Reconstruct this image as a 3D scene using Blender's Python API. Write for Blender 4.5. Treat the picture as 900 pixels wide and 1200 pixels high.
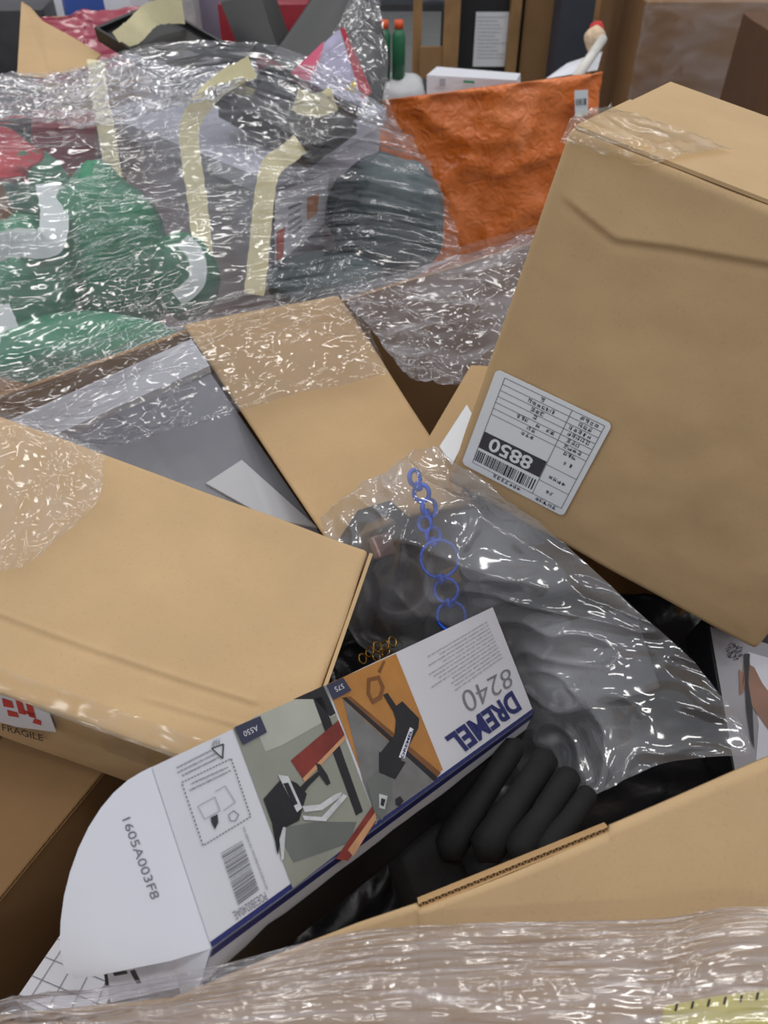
import bpy, bmesh, math, random
from mathutils import Vector, Matrix, noise
for o in list(bpy.data.objects): bpy.data.objects.remove(o)
S = bpy.context.scene
COL = S.collection
R = math.radians
# ------------------------------------------------------------------ camera
FPX, PITCH, CAMH = 906.0, R(40), 1.75
cd = bpy.data.cameras.new('camera'); cam = bpy.data.objects.new('camera', cd); COL.objects.link(cam)
cam.location = (0, 0, CAMH); cam.rotation_euler = (R(90) - PITCH, 0, 0)
cd.sensor_fit = 'VERTICAL'; cd.sensor_height = 36; cd.sensor_width = 27; cd.lens = FPX / 1200 * 36
cd.clip_start = 0.02; cd.dof.use_dof = True; cd.dof.focus_distance = 0.72; cd.dof.aperture_fstop = 9
S.camera = cam
# ------------------------------------------------------------------ world and lamps
w = bpy.data.worlds.new('warehouse_air'); S.world = w; w.use_nodes = True
w.node_tree.nodes['Background'].inputs[0].default_value = (0.86, 0.88, 0.95, 1)
w.node_tree.nodes['Background'].inputs[1].default_value = 0.62
def lamp(x, y, z, e, sx=1.6, sy=0.5, col=(1, 0.98, 0.945)):
    l = bpy.data.lights.new('high_bay_lamp', 'AREA'); l.shape = 'RECTANGLE'; l.size = sx; l.size_y = sy
    l.energy = e; l.color = col
    o = bpy.data.objects.new('high_bay_lamp', l); COL.objects.link(o); o.location = (x, y, z)
for lx in (-4.8, -1.6, 1.6, 4.8):
    for ly in (-3.6, -0.6, 2.6, 6.0, 10.0):
        lamp(lx, ly, 6.2, 42)
S.view_settings.view_transform = 'Standard'; S.view_settings.look = 'None'
S.view_settings.gamma = 1; S.view_settings.use_curve_mapping = False
S.view_settings.exposure = -0.46
S.cycles.transparent_max_bounces = 24
# ------------------------------------------------------------------ geometry helpers
CP, SP = math.cos(PITCH), math.sin(PITCH)
CO = Vector((0, 0, CAMH)); CX = Vector((1, 0, 0)); CU = Vector((0, SP, CP)); CF = Vector((0, CP, -SP))
def ray(px, py): return CF + CX * ((px - 450) / FPX) + CU * ((600 - py) / FPX)
def U(px, py, d): return CO + ray(px, py) * d
def Uz(px, py, z):
    r = ray(px, py); return CO + r * ((z - CAMH) / r.z)
def Uy(px, py, y):
    r = ray(px, py); return CO + r * (y / r.y)
ORG = {}
def tag(o, label=None, cat=None, group=None, kind=None):
    if label: o['label'] = label
    if cat: o['category'] = cat
    if group: o['group'] = group
    if kind: o['kind'] = kind
    return o
def empty(name, loc, label, cat, group=None):
    o = bpy.data.objects.new(name, None); o.empty_display_size = 0.05; COL.objects.link(o)
    o.location = loc; ORG[o.name] = Vector(loc); return tag(o, label, cat, group)
def mk(name, verts, faces, mat, parent=None, smooth=False, uv=None, label=None, cat=None, group=None, kind=None):
    verts = [Vector(v) for v in verts]
    if parent is not None: org = ORG[parent.name]
    else:
        xs = [v.x for v in verts]; ys = [v.y for v in verts]
        org = Vector(((min(xs) + max(xs)) / 2, (min(ys) + max(ys)) / 2, min(v.z for v in verts)))
    me = bpy.data.meshes.new(name); me.from_pydata([v - org for v in verts], [], faces)
    if uv:
        l = me.uv_layers.new(name='UVMap')
        for lp in me.loops: l.data[lp.index].uv = uv[lp.vertex_index]
    if smooth:
        for p in me.polygons: p.use_smooth = True
    me.update(); o = bpy.data.objects.new(name, me); COL.objects.link(o)
    if mat: me.materials.append(mat)
    if parent is not None: o.parent = parent
    else: o.location = org
    ORG[o.name] = org
    return tag(o, label, cat, group, kind)
class MB:
    def __init__(s): s.v = []; s.f = []; s.uv = []
    def add(s, vs, fs, uv=None):
        k = len(s.v); s.v += [Vector(v) for v in vs]; s.f += [tuple(i + k for i in f) for f in fs]
        s.uv += uv if uv else [(0, 0)] * len(vs); return s
    def poly(s, vs): return s.add(vs, [tuple(range(len(vs)))])
    def hexa(s, b, t):      # bottom quad, top quad (same order, ccw seen from above)
        return s.add(list(b) + list(t), [(3, 2, 1, 0), (4, 5, 6, 7), (0, 1, 5, 4), (1, 2, 6, 5), (2, 3, 7, 6), (3, 0, 4, 7)])
    def box(s, lo, hi):
        x0, y0, z0 = lo; x1, y1, z1 = hi
        return s.hexa([(x0, y0, z0), (x1, y0, z0), (x1, y1, z0), (x0, y1, z0)], [(x0, y0, z1), (x1, y0, z1), (x1, y1, z1), (x0, y1, z1)])
    def tube(s, pts, r, n=8, cap=True):
        pts = [Vector(p) for p in pts]; rs = r if isinstance(r, (list, tuple)) else [r] * len(pts); k = len(s.v); up = Vector((0, 0, 1)); ref = None
        for i, p in enumerate(pts):
            t = (pts[min(i + 1, len(pts) - 1)] - pts[max(i - 1, 0)]).normalized()
            if ref is None: ref = t.orthogonal().normalized()
            ref = (ref - t * ref.dot(t)).normalized(); b = t.cross(ref)
            for j in range(n):
                a = 2 * math.pi * j / n; s.v.append(p + (ref * math.cos(a) + b * math.sin(a)) * rs[i]); s.uv.append((0, 0))
        for i in range(len(pts) - 1):
            for j in range(n):
                a = k + i * n + j; b2 = k + i * n + (j + 1) % n; s.f.append((a, b2, b2 + n, a + n))
        if cap:
            s.f.append(tuple(k + j for j in reversed(range(n)))); e = k + (len(pts) - 1) * n; s.f.append(tuple(e + j for j in range(n)))
        return s
    def ring(s, c, n, R_, r, m=28, k=8):
        n = Vector(n).normalized(); a = n.orthogonal().normalized(); b = n.cross(a); base = len(s.v); c = Vector(c)
        for i in range(m):
            t = 2 * math.pi * i / m; e = a * math.cos(t) + b * math.sin(t)
            for j in range(k):
                q = 2 * math.pi * j / k; s.v.append(c + e * (R_ + r * math.cos(q)) + n * (r * math.sin(q))); s.uv.append((0, 0))
        for i in range(m):
            for j in range(k):
                s.f.append((base + i * k + j, base + ((i + 1) % m) * k + j, base + ((i + 1) % m) * k + (j + 1) % k, base + i * k + (j + 1) % k))
        return s
    def mk(s, name, mat, parent=None, smooth=False, **k): return mk(name, s.v, s.f, mat, parent, smooth, s.uv, **k)
def cat1(p0, p1, p2, p3, t):
    return 0.5 * ((2 * p1) + (p2 - p0) * t + (2 * p0 - 5 * p1 + 4 * p2 - p3) * t * t + (3 * p1 - p0 - 3 * p2 + p3) * t ** 3)
def spl(pts, n):
    out = []; m = len(pts) - 1
    for i in range(n):
        x = i / (n - 1) * m; k = min(int(x), m - 1); t = x - k
        out.append(cat1(pts[max(k - 1, 0)], pts[k], pts[k + 1], pts[min(k + 2, m)], t))
    return out
def sheet(rows, nu, nv, disp=None, thick=0.0):
    """smooth surface through a grid of world points; uv in metres; disp(u,v,p)->offset along normal"""
    rows = [spl([Vector(p) for p in r], nu) for r in rows]
    cols = [spl([r[j] for r in rows], nv) for j in range(nu)]
    g = [[cols[j][i] for j in range(nu)] for i in range(nv)]
    Lu = sum((g[nv // 2][j + 1] - g[nv // 2][j]).length for j in range(nu - 1)); Lv = sum((g[i + 1][nu // 2] - g[i][nu // 2]).length for i in range(nv - 1))
    V = []; UV = []
    for i in range(nv):
        for j in range(nu):
            p = g[i][j]; u = j / (nu - 1) * Lu; v = i / (nv - 1) * Lv
            if disp:
                a = g[i][min(j + 1, nu - 1)] - g[i][max(j - 1, 0)]; b = g[min(i + 1, nv - 1)][j] - g[max(i - 1, 0)][j]
                n = a.cross(b).normalized()
                if n.dot(CO - p) < 0: n = -n
                p = p + n * disp(u, v, p)
            V.append(p); UV.append((u, v))
    Fs = [(i * nu + j, i * nu + j + 1, (i + 1) * nu + j + 1, (i + 1) * nu + j) for i in range(nv - 1) for j in range(nu - 1)]
    m = MB(); m.v = V; m.f = Fs; m.uv = UV; m.grid = (nu, nv); return m
def solid(m, off):
    """give an open grid sheet a real thickness along the vector off"""
    nu, nv = m.grid; N = len(m.v); off = Vector(off)
    m.v += [v + off for v in m.v]; m.uv += list(m.uv)
    m.f += [tuple(i + N for i in reversed(f)) for f in m.f]
    e = [j for j in range(nu)] + [i * nu + nu - 1 for i in range(1, nv)] + [(nv - 1) * nu + j for j in range(nu - 2, -1, -1)] + [i * nu for i in range(nv - 2, 0, -1)]
    for a, b in zip(e, e[1:] + e[:1]): m.f.append((b, a, a + N, b + N))
    return m
def N3(x, y, z): return noise.noise(Vector((x, y, z)))
def ridge(u, v, seed, su, sv, amp):
    a = 1 - abs(N3(u * su, v * sv, seed)) * 2.2; b = 1 - abs(N3(u * su * 2.3 + 5, v * sv * 2.3, seed + 3)) * 2.2
    return amp * (max(a, 0) ** 2 + 0.45 * max(b, 0) ** 2)
def axes(A): return [Vector((A[0][i], A[1][i], A[2][i])) for i in range(3)]
def rbox(C, A, D, r=0.004, n=14, dent=0.0012, seed=0, fn=None):
    """carton-like box: soft edges, faintly dented faces. A = three unit axes"""
    C = Vector(C); m = MB()
    def coords(h): 
        k = [-h, -h + r * 0.3, -h + r]; inner = [-h + r + (2 * h - 2 * r) * i / n for i in range(1, n)]; return k + inner + [h - r, h - r * 0.3, h]
    hs = [d / 2 for d in D]
    for ax in range(3):
        a, b = (ax + 1) % 3, (ax + 2) % 3; ca, cb = coords(hs[a]), coords(hs[b])
        for sg in (-1, 1):
            vs = []; uv = []
            for x in ca:
                for y in cb:
                    p = [0, 0, 0]; p[ax] = sg * hs[ax]; p[a] = x; p[b] = y
                    q = [max(-(hs[k] - r), min(hs[k] - r, p[k])) for k in range(3)]
                    e = Vector(p) - Vector(q); P = Vector(q) + (e.normalized() * r if e.length > 1e-9 else e)
                    if dent:
                        wgt = min(1, min(hs[a] - abs(x), hs[b] - abs(y)) / 0.03)
                        P[ax] += sg * wgt * dent * (N3(P.x * 9 + seed, P.y * 9, P.z * 9) + 0.5 * N3(P.x * 25, P.y * 25 + seed, P.z * 25))
                    # edges wander a little
                    for k in range(3): P[k] += dent * 0.8 * N3(P.x * 14 + 7 * k, P.y * 14 + seed, P.z * 14)
                    if fn: P = fn(P)
                    vs.append(C + A[0] * P.x + A[1] * P.y + A[2] * P.z); uv.append((x, y))
            nb = len(cb); fs = []
            for i in range(len(ca) - 1):
                for j in range(nb - 1):
                    f = (i * nb + j, (i + 1) * nb + j, (i + 1) * nb + j + 1, i * nb + j + 1)
                    fs.append(f if sg > 0 else tuple(reversed(f)))
            m.add(vs, fs, uv)
    return m
def hexbox(c8, n=8, noiseamp=0.0, seed=0):
    """subdivided box through eight corners: bottom 4 then top 4"""
    c = [Vector(p) for p in c8]; m = MB()
    def tri(u, v, w_):
        b = (c[0] * (1 - u) + c[1] * u) * (1 - v) + (c[3] * (1 - u) + c[2] * u) * v
        t = (c[4] * (1 - u) + c[5] * u) * (1 - v) + (c[7] * (1 - u) + c[6] * u) * v
        return b * (1 - w_) + t * w_
    def face(fn, flip):
        vs = []; fs = []
        for i in range(n + 1):
            for j in range(n + 1):
                p = tri(*fn(i / n, j / n))
                if noiseamp: p = p + Vector((N3(p.x * 7 + seed, p.y * 7, p.z * 7), N3(p.x * 7, p.y * 7 + seed + 9, p.z * 7), N3(p.x * 7, p.y * 7, p.z * 7 + seed + 4))) * noiseamp
                vs.append(p)
        for i in range(n):
            for j in range(n):
                f = (i * (n + 1) + j, (i + 1) * (n + 1) + j, (i + 1) * (n + 1) + j + 1, i * (n + 1) + j + 1); fs.append(tuple(reversed(f)) if flip else f)
        m.add(vs, fs)
    face(lambda a, b: (a, b, 0), True); face(lambda a, b: (a, b, 1), False)
    face(lambda a, b: (a, 0, b), False); face(lambda a, b: (a, 1, b), True)
    face(lambda a, b: (0, a, b), True); face(lambda a, b: (1, a, b), False)
    return m
class Plane:
    def __init__(s, o, n): s.o = Vector(o); s.n = Vector(n).normalized(); s.n = s.n if s.n.dot(CO - s.o) > 0 else -s.n
    def on(s, px, py, lift=0.0):
        r = ray(px, py); o = s.o + s.n * lift; return CO + r * ((o - CO).dot(s.n) / r.dot(s.n))
def quadmap(q, x, y):   # reading TL, TR, BR, BL ; x right, y up (0..1)
    return (q[3] * (1 - x) + q[2] * x) * (1 - y) + (q[0] * (1 - x) + q[1] * x) * y
TCACHE = {}
def tmesh(s, bold):
    if (s, bold) in TCACHE: return TCACHE[(s, bold)]
    cu = bpy.data.curves.new('t', 'FONT'); cu.body = s; cu.offset = bold; cu.resolution_u = 4
    o = bpy.data.objects.new('t', cu); COL.objects.link(o); dg = bpy.context.evaluated_depsgraph_get()
    me = bpy.data.meshes.new_from_object(o.evaluated_get(dg)); v = [x.co.copy() for x in me.vertices]; f = [tuple(p.vertices) for p in me.polygons]
    bpy.data.objects.remove(o); bpy.data.curves.remove(cu); bpy.data.meshes.remove(me)
    x0 = min(p.x for p in v); x1 = max(p.x for p in v); y0 = min(p.y for p in v); y1 = max(p.y for p in v)
    v = [((p.x - x0) / (x1 - x0), (p.y - y0) / (y1 - y0)) for p in v]; TCACHE[(s, bold)] = (v, f); return v, f
def text(name, s, q, mat, parent, bold=0.0):
    v, f = tmesh(s, bold); return mk(name, [quadmap(q, x, y) for x, y in v], f, mat, parent)
def bars(q, rects):
    m = MB()
    for x0, y0, x1, y1 in rects: m.poly([quadmap(q, x0, y0), quadmap(q, x1, y0), quadmap(q, x1, y1), quadmap(q, x0, y1)])
    return m
def greek(q, rows, seed, fill=0.5, ragged=0.25):
    rn = random.Random(seed); rc = []
    for i in range(rows):
        x = 0.0; y0 = (i + 0.5 - fill / 2) / rows; y1 = (i + 0.5 + fill / 2) / rows; end = 1 - rn.random() * ragged
        while x < end:
            wd = rn.uniform(0.03, 0.11); xx = x
            while xx < min(x + wd, end):
                t = rn.uniform(0.006, 0.011); rc.append((xx, y0 + rn.uniform(0, .25) * (y1 - y0), min(xx + t, 1), y1 - rn.uniform(0, .3) * (y1 - y0))); xx += t * rn.uniform(1.3, 1.7)
            x += wd + 0.018
    return bars(q, rc)
def barcode(q, n, seed):
    rn = random.Random(seed); rc = []; x = 0
    while x < 1:
        t = rn.choice((1, 1, 2, 3)) / (2.9 * n); rc.append((x, 0, min(1, x + t), 1)); x += t + rn.choice((1, 1, 2)) / (2.4 * n)
    return bars(q, rc)
# ------------------------------------------------------------------ materials
def nt(name):
    m = bpy.data.materials.new(name); m.use_nodes = True; t = m.node_tree; t.nodes.clear()
    out = t.nodes.new('ShaderNodeOutputMaterial'); return m, t, out
def nd(t, k, **kw):
    n = t.nodes.new(k)
    for a, b in kw.items():
        if a in n.inputs.keys(): n.inputs[a].default_value = b
        else: setattr(n, a, b)
    return n
def ramp(t, stops):
    r = t.nodes.new('ShaderNodeValToRGB'); e = r.color_ramp.elements
    while len(e) < len(stops): e.new(0.5)
    for x, (p, c) in zip(e, stops): x.position = p; x.color = c if len(c) == 4 else (*c, 1)
    return r
def srgb(r, g, b):
    f = lambda c: c / 12.92 if c <= 0.04045 else ((c + 0.055) / 1.055) ** 2.4
    return (f(r / 255), f(g / 255), f(b / 255))
def plain(name, col, rough=0.5, var=0.12, scale=30, bump=0.05, metal=0.0, spec=0.5, coat=0.0):
    m, t, out = nt(name); b = nd(t, 'ShaderNodeBsdfPrincipled', Roughness=rough, Metallic=metal); b.inputs['Specular IOR Level'].default_value = spec
    b.inputs['Coat Weight'].default_value = coat
    tc = nd(t, 'ShaderNodeTexCoord'); nz = nd(t, 'ShaderNodeTexNoise', Scale=scale, Detail=4.0); t.links.new(tc.outputs['Object'], nz.inputs['Vector'])
    r = ramp(t, [(0.3, tuple(c * (1 - var) for c in col)), (0.7, tuple(min(1, c * (1 + var)) for c in col))])
    t.links.new(nz.outputs['Fac'], r.inputs['Fac']); t.links.new(r.outputs['Color'], b.inputs['Base Color'])
    if bump:
        bp = nd(t, 'ShaderNodeBump', Strength=bump, Distance=0.004); t.links.new(nz.outputs['Fac'], bp.inputs['Height']); t.links.new(bp.outputs['Normal'], b.inputs['Normal'])
    t.links.new(b.outputs[0], out.inputs[0]); return m
def cardboard(name, col, dark=0.8, flute=0.0, spec=0.25, rough=0.75):
    m, t, out = nt(name); b = nd(t, 'ShaderNodeBsdfPrincipled', Roughness=rough); b.inputs['Specular IOR Level'].default_value = spec
    tc = nd(t, 'ShaderNodeTexCoord')
    n1 = nd(t, 'ShaderNodeTexNoise', Scale=6.0, Detail=5.0, Roughness=0.6); n2 = nd(t, 'ShaderNodeTexNoise', Scale=420.0, Detail=2.0); n3 = nd(t, 'ShaderNodeTexNoise', Scale=70.0, Detail=3.0)
    for n in (n1, n2, n3): t.links.new(tc.outputs['Object'], n.inputs['Vector'])
    r1 = ramp(t, [(0.3, tuple(c * (dark + 0.08) for c in col)), (0.62, col)]); t.links.new(n1.outputs['Fac'], r1.inputs['Fac'])
    r2 = ramp(t, [(0.28, (0.93, 0.92, 0.91)), (0.42, (1, 1, 1))]); t.links.new(n2.outputs['Fac'], r2.inputs['Fac'])
    mx = nd(t, 'ShaderNodeMixRGB', blend_type='MULTIPLY', Fac=1.0); t.links.new(r1.outputs[0], mx.inputs[1]); t.links.new(r2.outputs[0], mx.inputs[2])
    t.links.new(mx.outputs[0], b.inputs['Base Color'])
    ad = nd(t, 'ShaderNodeMath', operation='ADD'); t.links.new(n3.outputs['Fac'], ad.inputs[0]); t.links.new(n1.outputs['Fac'], ad.inputs[1])
    bp = nd(t, 'ShaderNodeBump', Strength=0.12, Distance=0.003); t.links.new(ad.outputs[0], bp.inputs['Height']); t.links.new(bp.outputs['Normal'], b.inputs['Normal'])
    t.links.new(b.outputs[0], out.inputs[0]); return m
def film(name, haze=0.1, tint=(0.97, 0.97, 0.98), hazecol=(0.75, 0.75, 0.8), su=14, sv=110, bump=0.6, rough=0.05, gl=1.0, fine=60, crease=0.0, dist=0.004, wf=0.6, patch=7.0, thr=(0.42, 0.68)):
    """clear plastic: see-through with a milky share and a wrinkled glossy coat"""
    m, t, out = nt(name); tc = nd(t, 'ShaderNodeTexCoord')
    mp = nd(t, 'ShaderNodeMapping'); mp.inputs['Scale'].default_value = (su, sv, 1); t.links.new(tc.outputs['UV'], mp.inputs['Vector'])
    n1 = nd(t, 'ShaderNodeTexNoise', Scale=1.0, Detail=0.6, Roughness=0.4, Distortion=0.3); t.links.new(mp.outputs[0], n1.inputs['Vector'])
    n2 = nd(t, 'ShaderNodeTexNoise', Scale=float(fine), Detail=0.6, Roughness=0.4, Distortion=0.7); t.links.new(tc.outputs['UV'], n2.inputs['Vector'])
    ad = nd(t, 'ShaderNodeMath', operation='MULTIPLY_ADD'); ad.inputs[1].default_value = wf; t.links.new(n2.outputs['Fac'], ad.inputs[0]); t.links.new(n1.outputs['Fac'], ad.inputs[2]); h = ad
    if crease:
        vo = nd(t, 'ShaderNodeTexVoronoi', feature='F1', Scale=float(crease)); 
        mx = nd(t, 'ShaderNodeMixRGB', Fac=0.12); t.links.new(tc.outputs['UV'], mx.inputs[1]); t.links.new(n2.outputs['Color'], mx.inputs[2]); t.links.new(mx.outputs[0], vo.inputs['Vector'])
        a2 = nd(t, 'ShaderNodeMath', operation='MULTIPLY_ADD'); a2.inputs[1].default_value = 1.6; t.links.new(vo.outputs['Distance'], a2.inputs[0]); t.links.new(ad.outputs[0], a2.inputs[2]); h = a2
    np_ = nd(t, 'ShaderNodeTexNoise', Scale=float(patch), Detail=1.0); t.links.new(tc.outputs['UV'], np_.inputs['Vector'])
    rp = ramp(t, [(thr[0], (0.06,) * 3), (thr[1], (1, 1, 1))]); t.links.new(np_.outputs['Fac'], rp.inputs['Fac'])
    hm = nd(t, 'ShaderNodeMath', operation='MULTIPLY'); t.links.new(h.outputs[0], hm.inputs[0]); t.links.new(rp.outputs[0], hm.inputs[1])
    bp = nd(t, 'ShaderNodeBump', Strength=bump, Distance=dist); t.links.new(hm.outputs[0], bp.inputs['Height'])
    tr = nd(t, 'ShaderNodeBsdfTransparent', Color=(*tint, 1)); df = nd(t, 'ShaderNodeBsdfDiffuse', Color=(*hazecol, 1)); tl = nd(t, 'ShaderNodeBsdfTranslucent', Color=(*hazecol, 1))
    t.links.new(bp.outputs[0], df.inputs['Normal'])
    mh = nd(t, 'ShaderNodeMixShader', Fac=0.35); t.links.new(df.outputs[0], mh.inputs[1]); t.links.new(tl.outputs[0], mh.inputs[2])
    r = ramp(t, [(0.35, (haze * 0.55,) * 3), (0.7, (min(1, haze * 1.7),) * 3)]); t.links.new(n1.outputs['Fac'], r.inputs['Fac'])
    m1 = nd(t, 'ShaderNodeMixShader'); t.links.new(r.outputs[0], m1.inputs[0]); t.links.new(tr.outputs[0], m1.inputs[1]); t.links.new(mh.outputs[0], m1.inputs[2])
    g = nd(t, 'ShaderNodeBsdfGlossy', Roughness=rough, Color=(1, 1, 1, 1)); t.links.new(bp.outputs[0], g.inputs['Normal'])
    lw = nd(t, 'ShaderNodeLayerWeight', Blend=0.5); pw = nd(t, 'ShaderNodeMath', operation='POWER'); pw.inputs[1].default_value = 4.0; t.links.new(lw.outputs['Facing'], pw.inputs[0])
    fr = nd(t, 'ShaderNodeMath', operation='MULTIPLY_ADD'); fr.inputs[1].default_value = 0.4; fr.inputs[2].default_value = 0.045; t.links.new(pw.outputs[0], fr.inputs[0])
    ml = nd(t, 'ShaderNodeMath', operation='MULTIPLY', use_clamp=True); ml.inputs[1].default_value = gl; t.links.new(fr.outputs[0], ml.inputs[0])
    m2 = nd(t, 'ShaderNodeMixShader'); t.links.new(ml.outputs[0], m2.inputs[0]); t.links.new(m1.outputs[0], m2.inputs[1]); t.links.new(g.outputs[0], m2.inputs[2])
    t.links.new(m2.outputs[0], out.inputs[0]); return m
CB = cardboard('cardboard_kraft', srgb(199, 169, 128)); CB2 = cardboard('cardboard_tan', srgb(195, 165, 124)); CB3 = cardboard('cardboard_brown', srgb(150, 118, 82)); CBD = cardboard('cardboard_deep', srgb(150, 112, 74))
CBE = cardboard('cardboard_cut_edge', srgb(190, 155, 110))
WHITE = plain('white_card', srgb(222, 224, 232), 0.5, 0.02, 12, 0.02); PAPER = plain('label_paper', srgb(226, 232, 238), 0.45, 0.015, 10, 0.0)
PRINT = plain('silver_print', srgb(205, 206, 214), 0.32, 0.02, 10, 0.0); INK = plain('black_ink', srgb(48, 48, 54), 0.5, 0.05, 50, 0); GREYINK = plain('grey_ink', srgb(120, 120, 128), 0.5, 0.05, 50, 0)
NAVY = plain('navy_ink', srgb(36, 42, 100), 0.4, 0.06, 40, 0); SLATE = plain('slate_ink', srgb(52, 56, 78), 0.4, 0.05, 40, 0); FAINT = plain('faint_ink', srgb(160, 162, 170), 0.5, 0.05, 60, 0)
BLACK = plain('black_plastic', srgb(26, 26, 29), 0.45, 0.15, 20, 0.05, spec=.3); BLACKM = plain('black_fabric', srgb(17, 17, 19), 0.8, 0.3, 60, 0.3)  # glove fabric: black, set darker still to paint in the gap's shade
FILM = film('stretch_film', 0.10, su=9, sv=130, bump=0.7, gl=1.3)
# ================================================================== SETTING
FLOORM = plain('concrete_floor', srgb(128, 128, 126), 0.35, 0.12, 3, 0.02); WALLM = plain('warehouse_wall', srgb(120, 122, 126), 0.7, 0.08, 2, 0.02)
mk('floor', [(-9, -5, 0), (9, -5, 0), (9, 16, 0), (-9, 16, 0)], [(0, 1, 2, 3)], FLOORM, kind='structure')
m = MB(); m.box((-9, 16, 0), (9, 16.15, 7)); m.mk('wall_back', WALLM, kind='structure')
# ================================================================== FOREGROUND BIN
zr = 1.27
BT = empty('cardboard_bin', (0.0, 0.6, 0.0), 'big open cardboard bulk bin wrapped in clear film, holding the pile of cartons', 'bulk bin')
FL, FR, NR, NL = Vector((-.66, .64, 0)), Vector((.42, 1.40, 0)), Vector((.82, .20, 0)), Vector((-.60, .13, 0))
def wallpanel(a, b, za0, zt0, zt1, th=0.008):
    n = Vector((-(b - a).y, (b - a).x, 0)).normalized() * th; q = [Vector((p.x, p.y, 0)) for p in (a, b, b + n, a + n)]
    return MB().hexa([p + Vector((0, 0, za0)) for p in q], [q[0] + Vector((0, 0, zt0)), q[1] + Vector((0, 0, zt1)), q[2] + Vector((0, 0, zt1)), q[3] + Vector((0, 0, zt0))])
FA, FB, FC = Uz(215, 384, 1.262), Uz(395, 349, 1.262), Uz(612, 284, 1.262)
pts = [FL, FA, FB, FC, FR]
for a, b in zip(pts, pts[1:]): wallpanel(Vector((b.x, b.y, 0)), Vector((a.x, a.y, 0)), 0.0, zr - .012, zr - .012).mk('side_panel', CB3, BT)
wallpanel(NR, FR, 0, 1.12, 1.2).mk('side_panel', CB3, BT); wallpanel(FL, NL, 0, 1.1, 1.05).mk('side_panel', CB3, BT); wallpanel(NL, NR, 0, 1.08, 1.1).mk('side_panel', CB3, BT)
MB().hexa([NL, NR, FR, FL], [p + Vector((0, 0, .01)) for p in (NL, NR, FR, FL)]).mk('bottom_panel', CBD, BT)
# far flap folded into the bin
rows = [[Uz(215, 381, 1.272), Uz(305, 363, 1.275), Uz(396, 346, 1.272)], [U(265, 455, 1.0), U(348, 432, 1.025), U(438, 408, 1.07)],
        [U(316, 532, .95), U(398, 505, .975), U(477, 469, 1.02)], [U(388, 640, .885), U(470, 605, .92), U(555, 590, .95)]]
fl = solid(sheet(rows, 26, 30, lambda u, v, p: 0.003 * N3(u * 8, v * 8, 3)), (0.002, -0.001, -0.006)).mk('inner_flap', CB2, BT, True)
def flutes(p0, p1, up, wave, n, th, name, parent, lm=CB2, fm=CBE):
    """fluted cut edge of corrugated board between p0 and p1: two liners and a wavy core"""
    p0, p1, up = Vector(p0), Vector(p1), Vector(up); d = p1 - p0; w_ = Vector(wave); m = MB(); k = n * 8
    for i in range(k):
        a, b = i / k, (i + 1) / k; ha = 0.5 + 0.42 * math.sin(a * n * 2 * math.pi); hb = 0.5 + 0.42 * math.sin(b * n * 2 * math.pi)
        A_, B_ = p0 + d * a + up * ha, p0 + d * b + up * hb; t = up.normalized() * th * .5
        m.hexa([A_ - t, B_ - t, B_ - t + w_, A_ - t + w_], [A_ + t, B_ + t, B_ + t + w_, A_ + t + w_])
    for h in (0, 1):
        o = up * h; t = up.normalized() * th
        m.hexa([p0 + o - t, p1 + o - t, p1 + o - t + w_, p0 + o - t + w_], [p0 + o + t, p1 + o + t, p1 + o + t + w_, p0 + o + t + w_])
    return m.mk(name, fm, parent)
# near flap leaning inwards, its cut edge stepped
top = [(200, 1172, 1.20), (350, 1110, 1.225), (420, 1083, 1.238), (489, 1060, 1.25), (492, 1066, 1.25), (600, 1025, 1.262), (713, 976, 1.272), (716, 968, 1.275), (800, 932, 1.285), (900, 888, 1.297), (985, 850, 1.305)]
rows = [[Uz(x, y, z) for x, y, z in top], [Uz(x, y * .55 + 1235 * .45, z * .55 + 1.165 * .45) for x, y, z in top], [Uz(x, 1240, 1.165) for x, y, z in top], [Uz(x, 1246, 1.02) for x, y, z in top]]
for r_, (ya, yb, za) in zip(rows, ((.30, .32, 1.30), (.23, .25, 1.24), (.17, .19, 1.165), (.155, .18, 1.02))): r_ += [Vector((.52, ya, za)), Vector((.80, yb, za))]; r_[:0] = [Vector((-.58, .12 + (za - 1.02) * .1, min(za, 1.17)))]
rowsl = []
def lin(rows, nu, nv):
    def f(r, n):
        out = []
        for i in range(n):
            x = i / (n - 1) * (len(r) - 1); k = min(int(x), len(r) - 2); out.append(r[k].lerp(r[k + 1], x - k))
        return out
    rr = [f(r, nu) for r in rows]; cc = [f([r[j] for r in rr], nv) for j in range(nu)]
    m = MB(); m.v = [cc[j][i] for i in range(nv) for j in range(nu)]; m.uv = [(j * .01, i * .01) for i in range(nv) for j in range(nu)]
    m.f = [(i * nu + j, i * nu + j + 1, (i + 1) * nu + j + 1, (i + 1) * nu + j) for i in range(nv - 1) for j in range(nu - 1)]; m.grid = (nu, nv); return m
m = lin(rows, 131, 28)
for i, v in enumerate(m.v): m.v[i] = v + Vector((0, -.7, .7)) * 0.0022 * N3(v.x * 9, v.y * 9, v.z * 9 + 2)
solid(m, (0.0, 0.003, -0.004)).mk('outer_flap', CB, BT, True)
p0, p1 = Uz(491, 1066, 1.249), Uz(713, 976, 1.271)
flutes(p0 + Vector((0, 0, .001)), p1 + Vector((0, 0, .001)), Vector((-.0006, .0027, .0021)), Vector((0, .005, -.005)), 30, .00045, 'corrugated_edge', BT)
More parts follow.
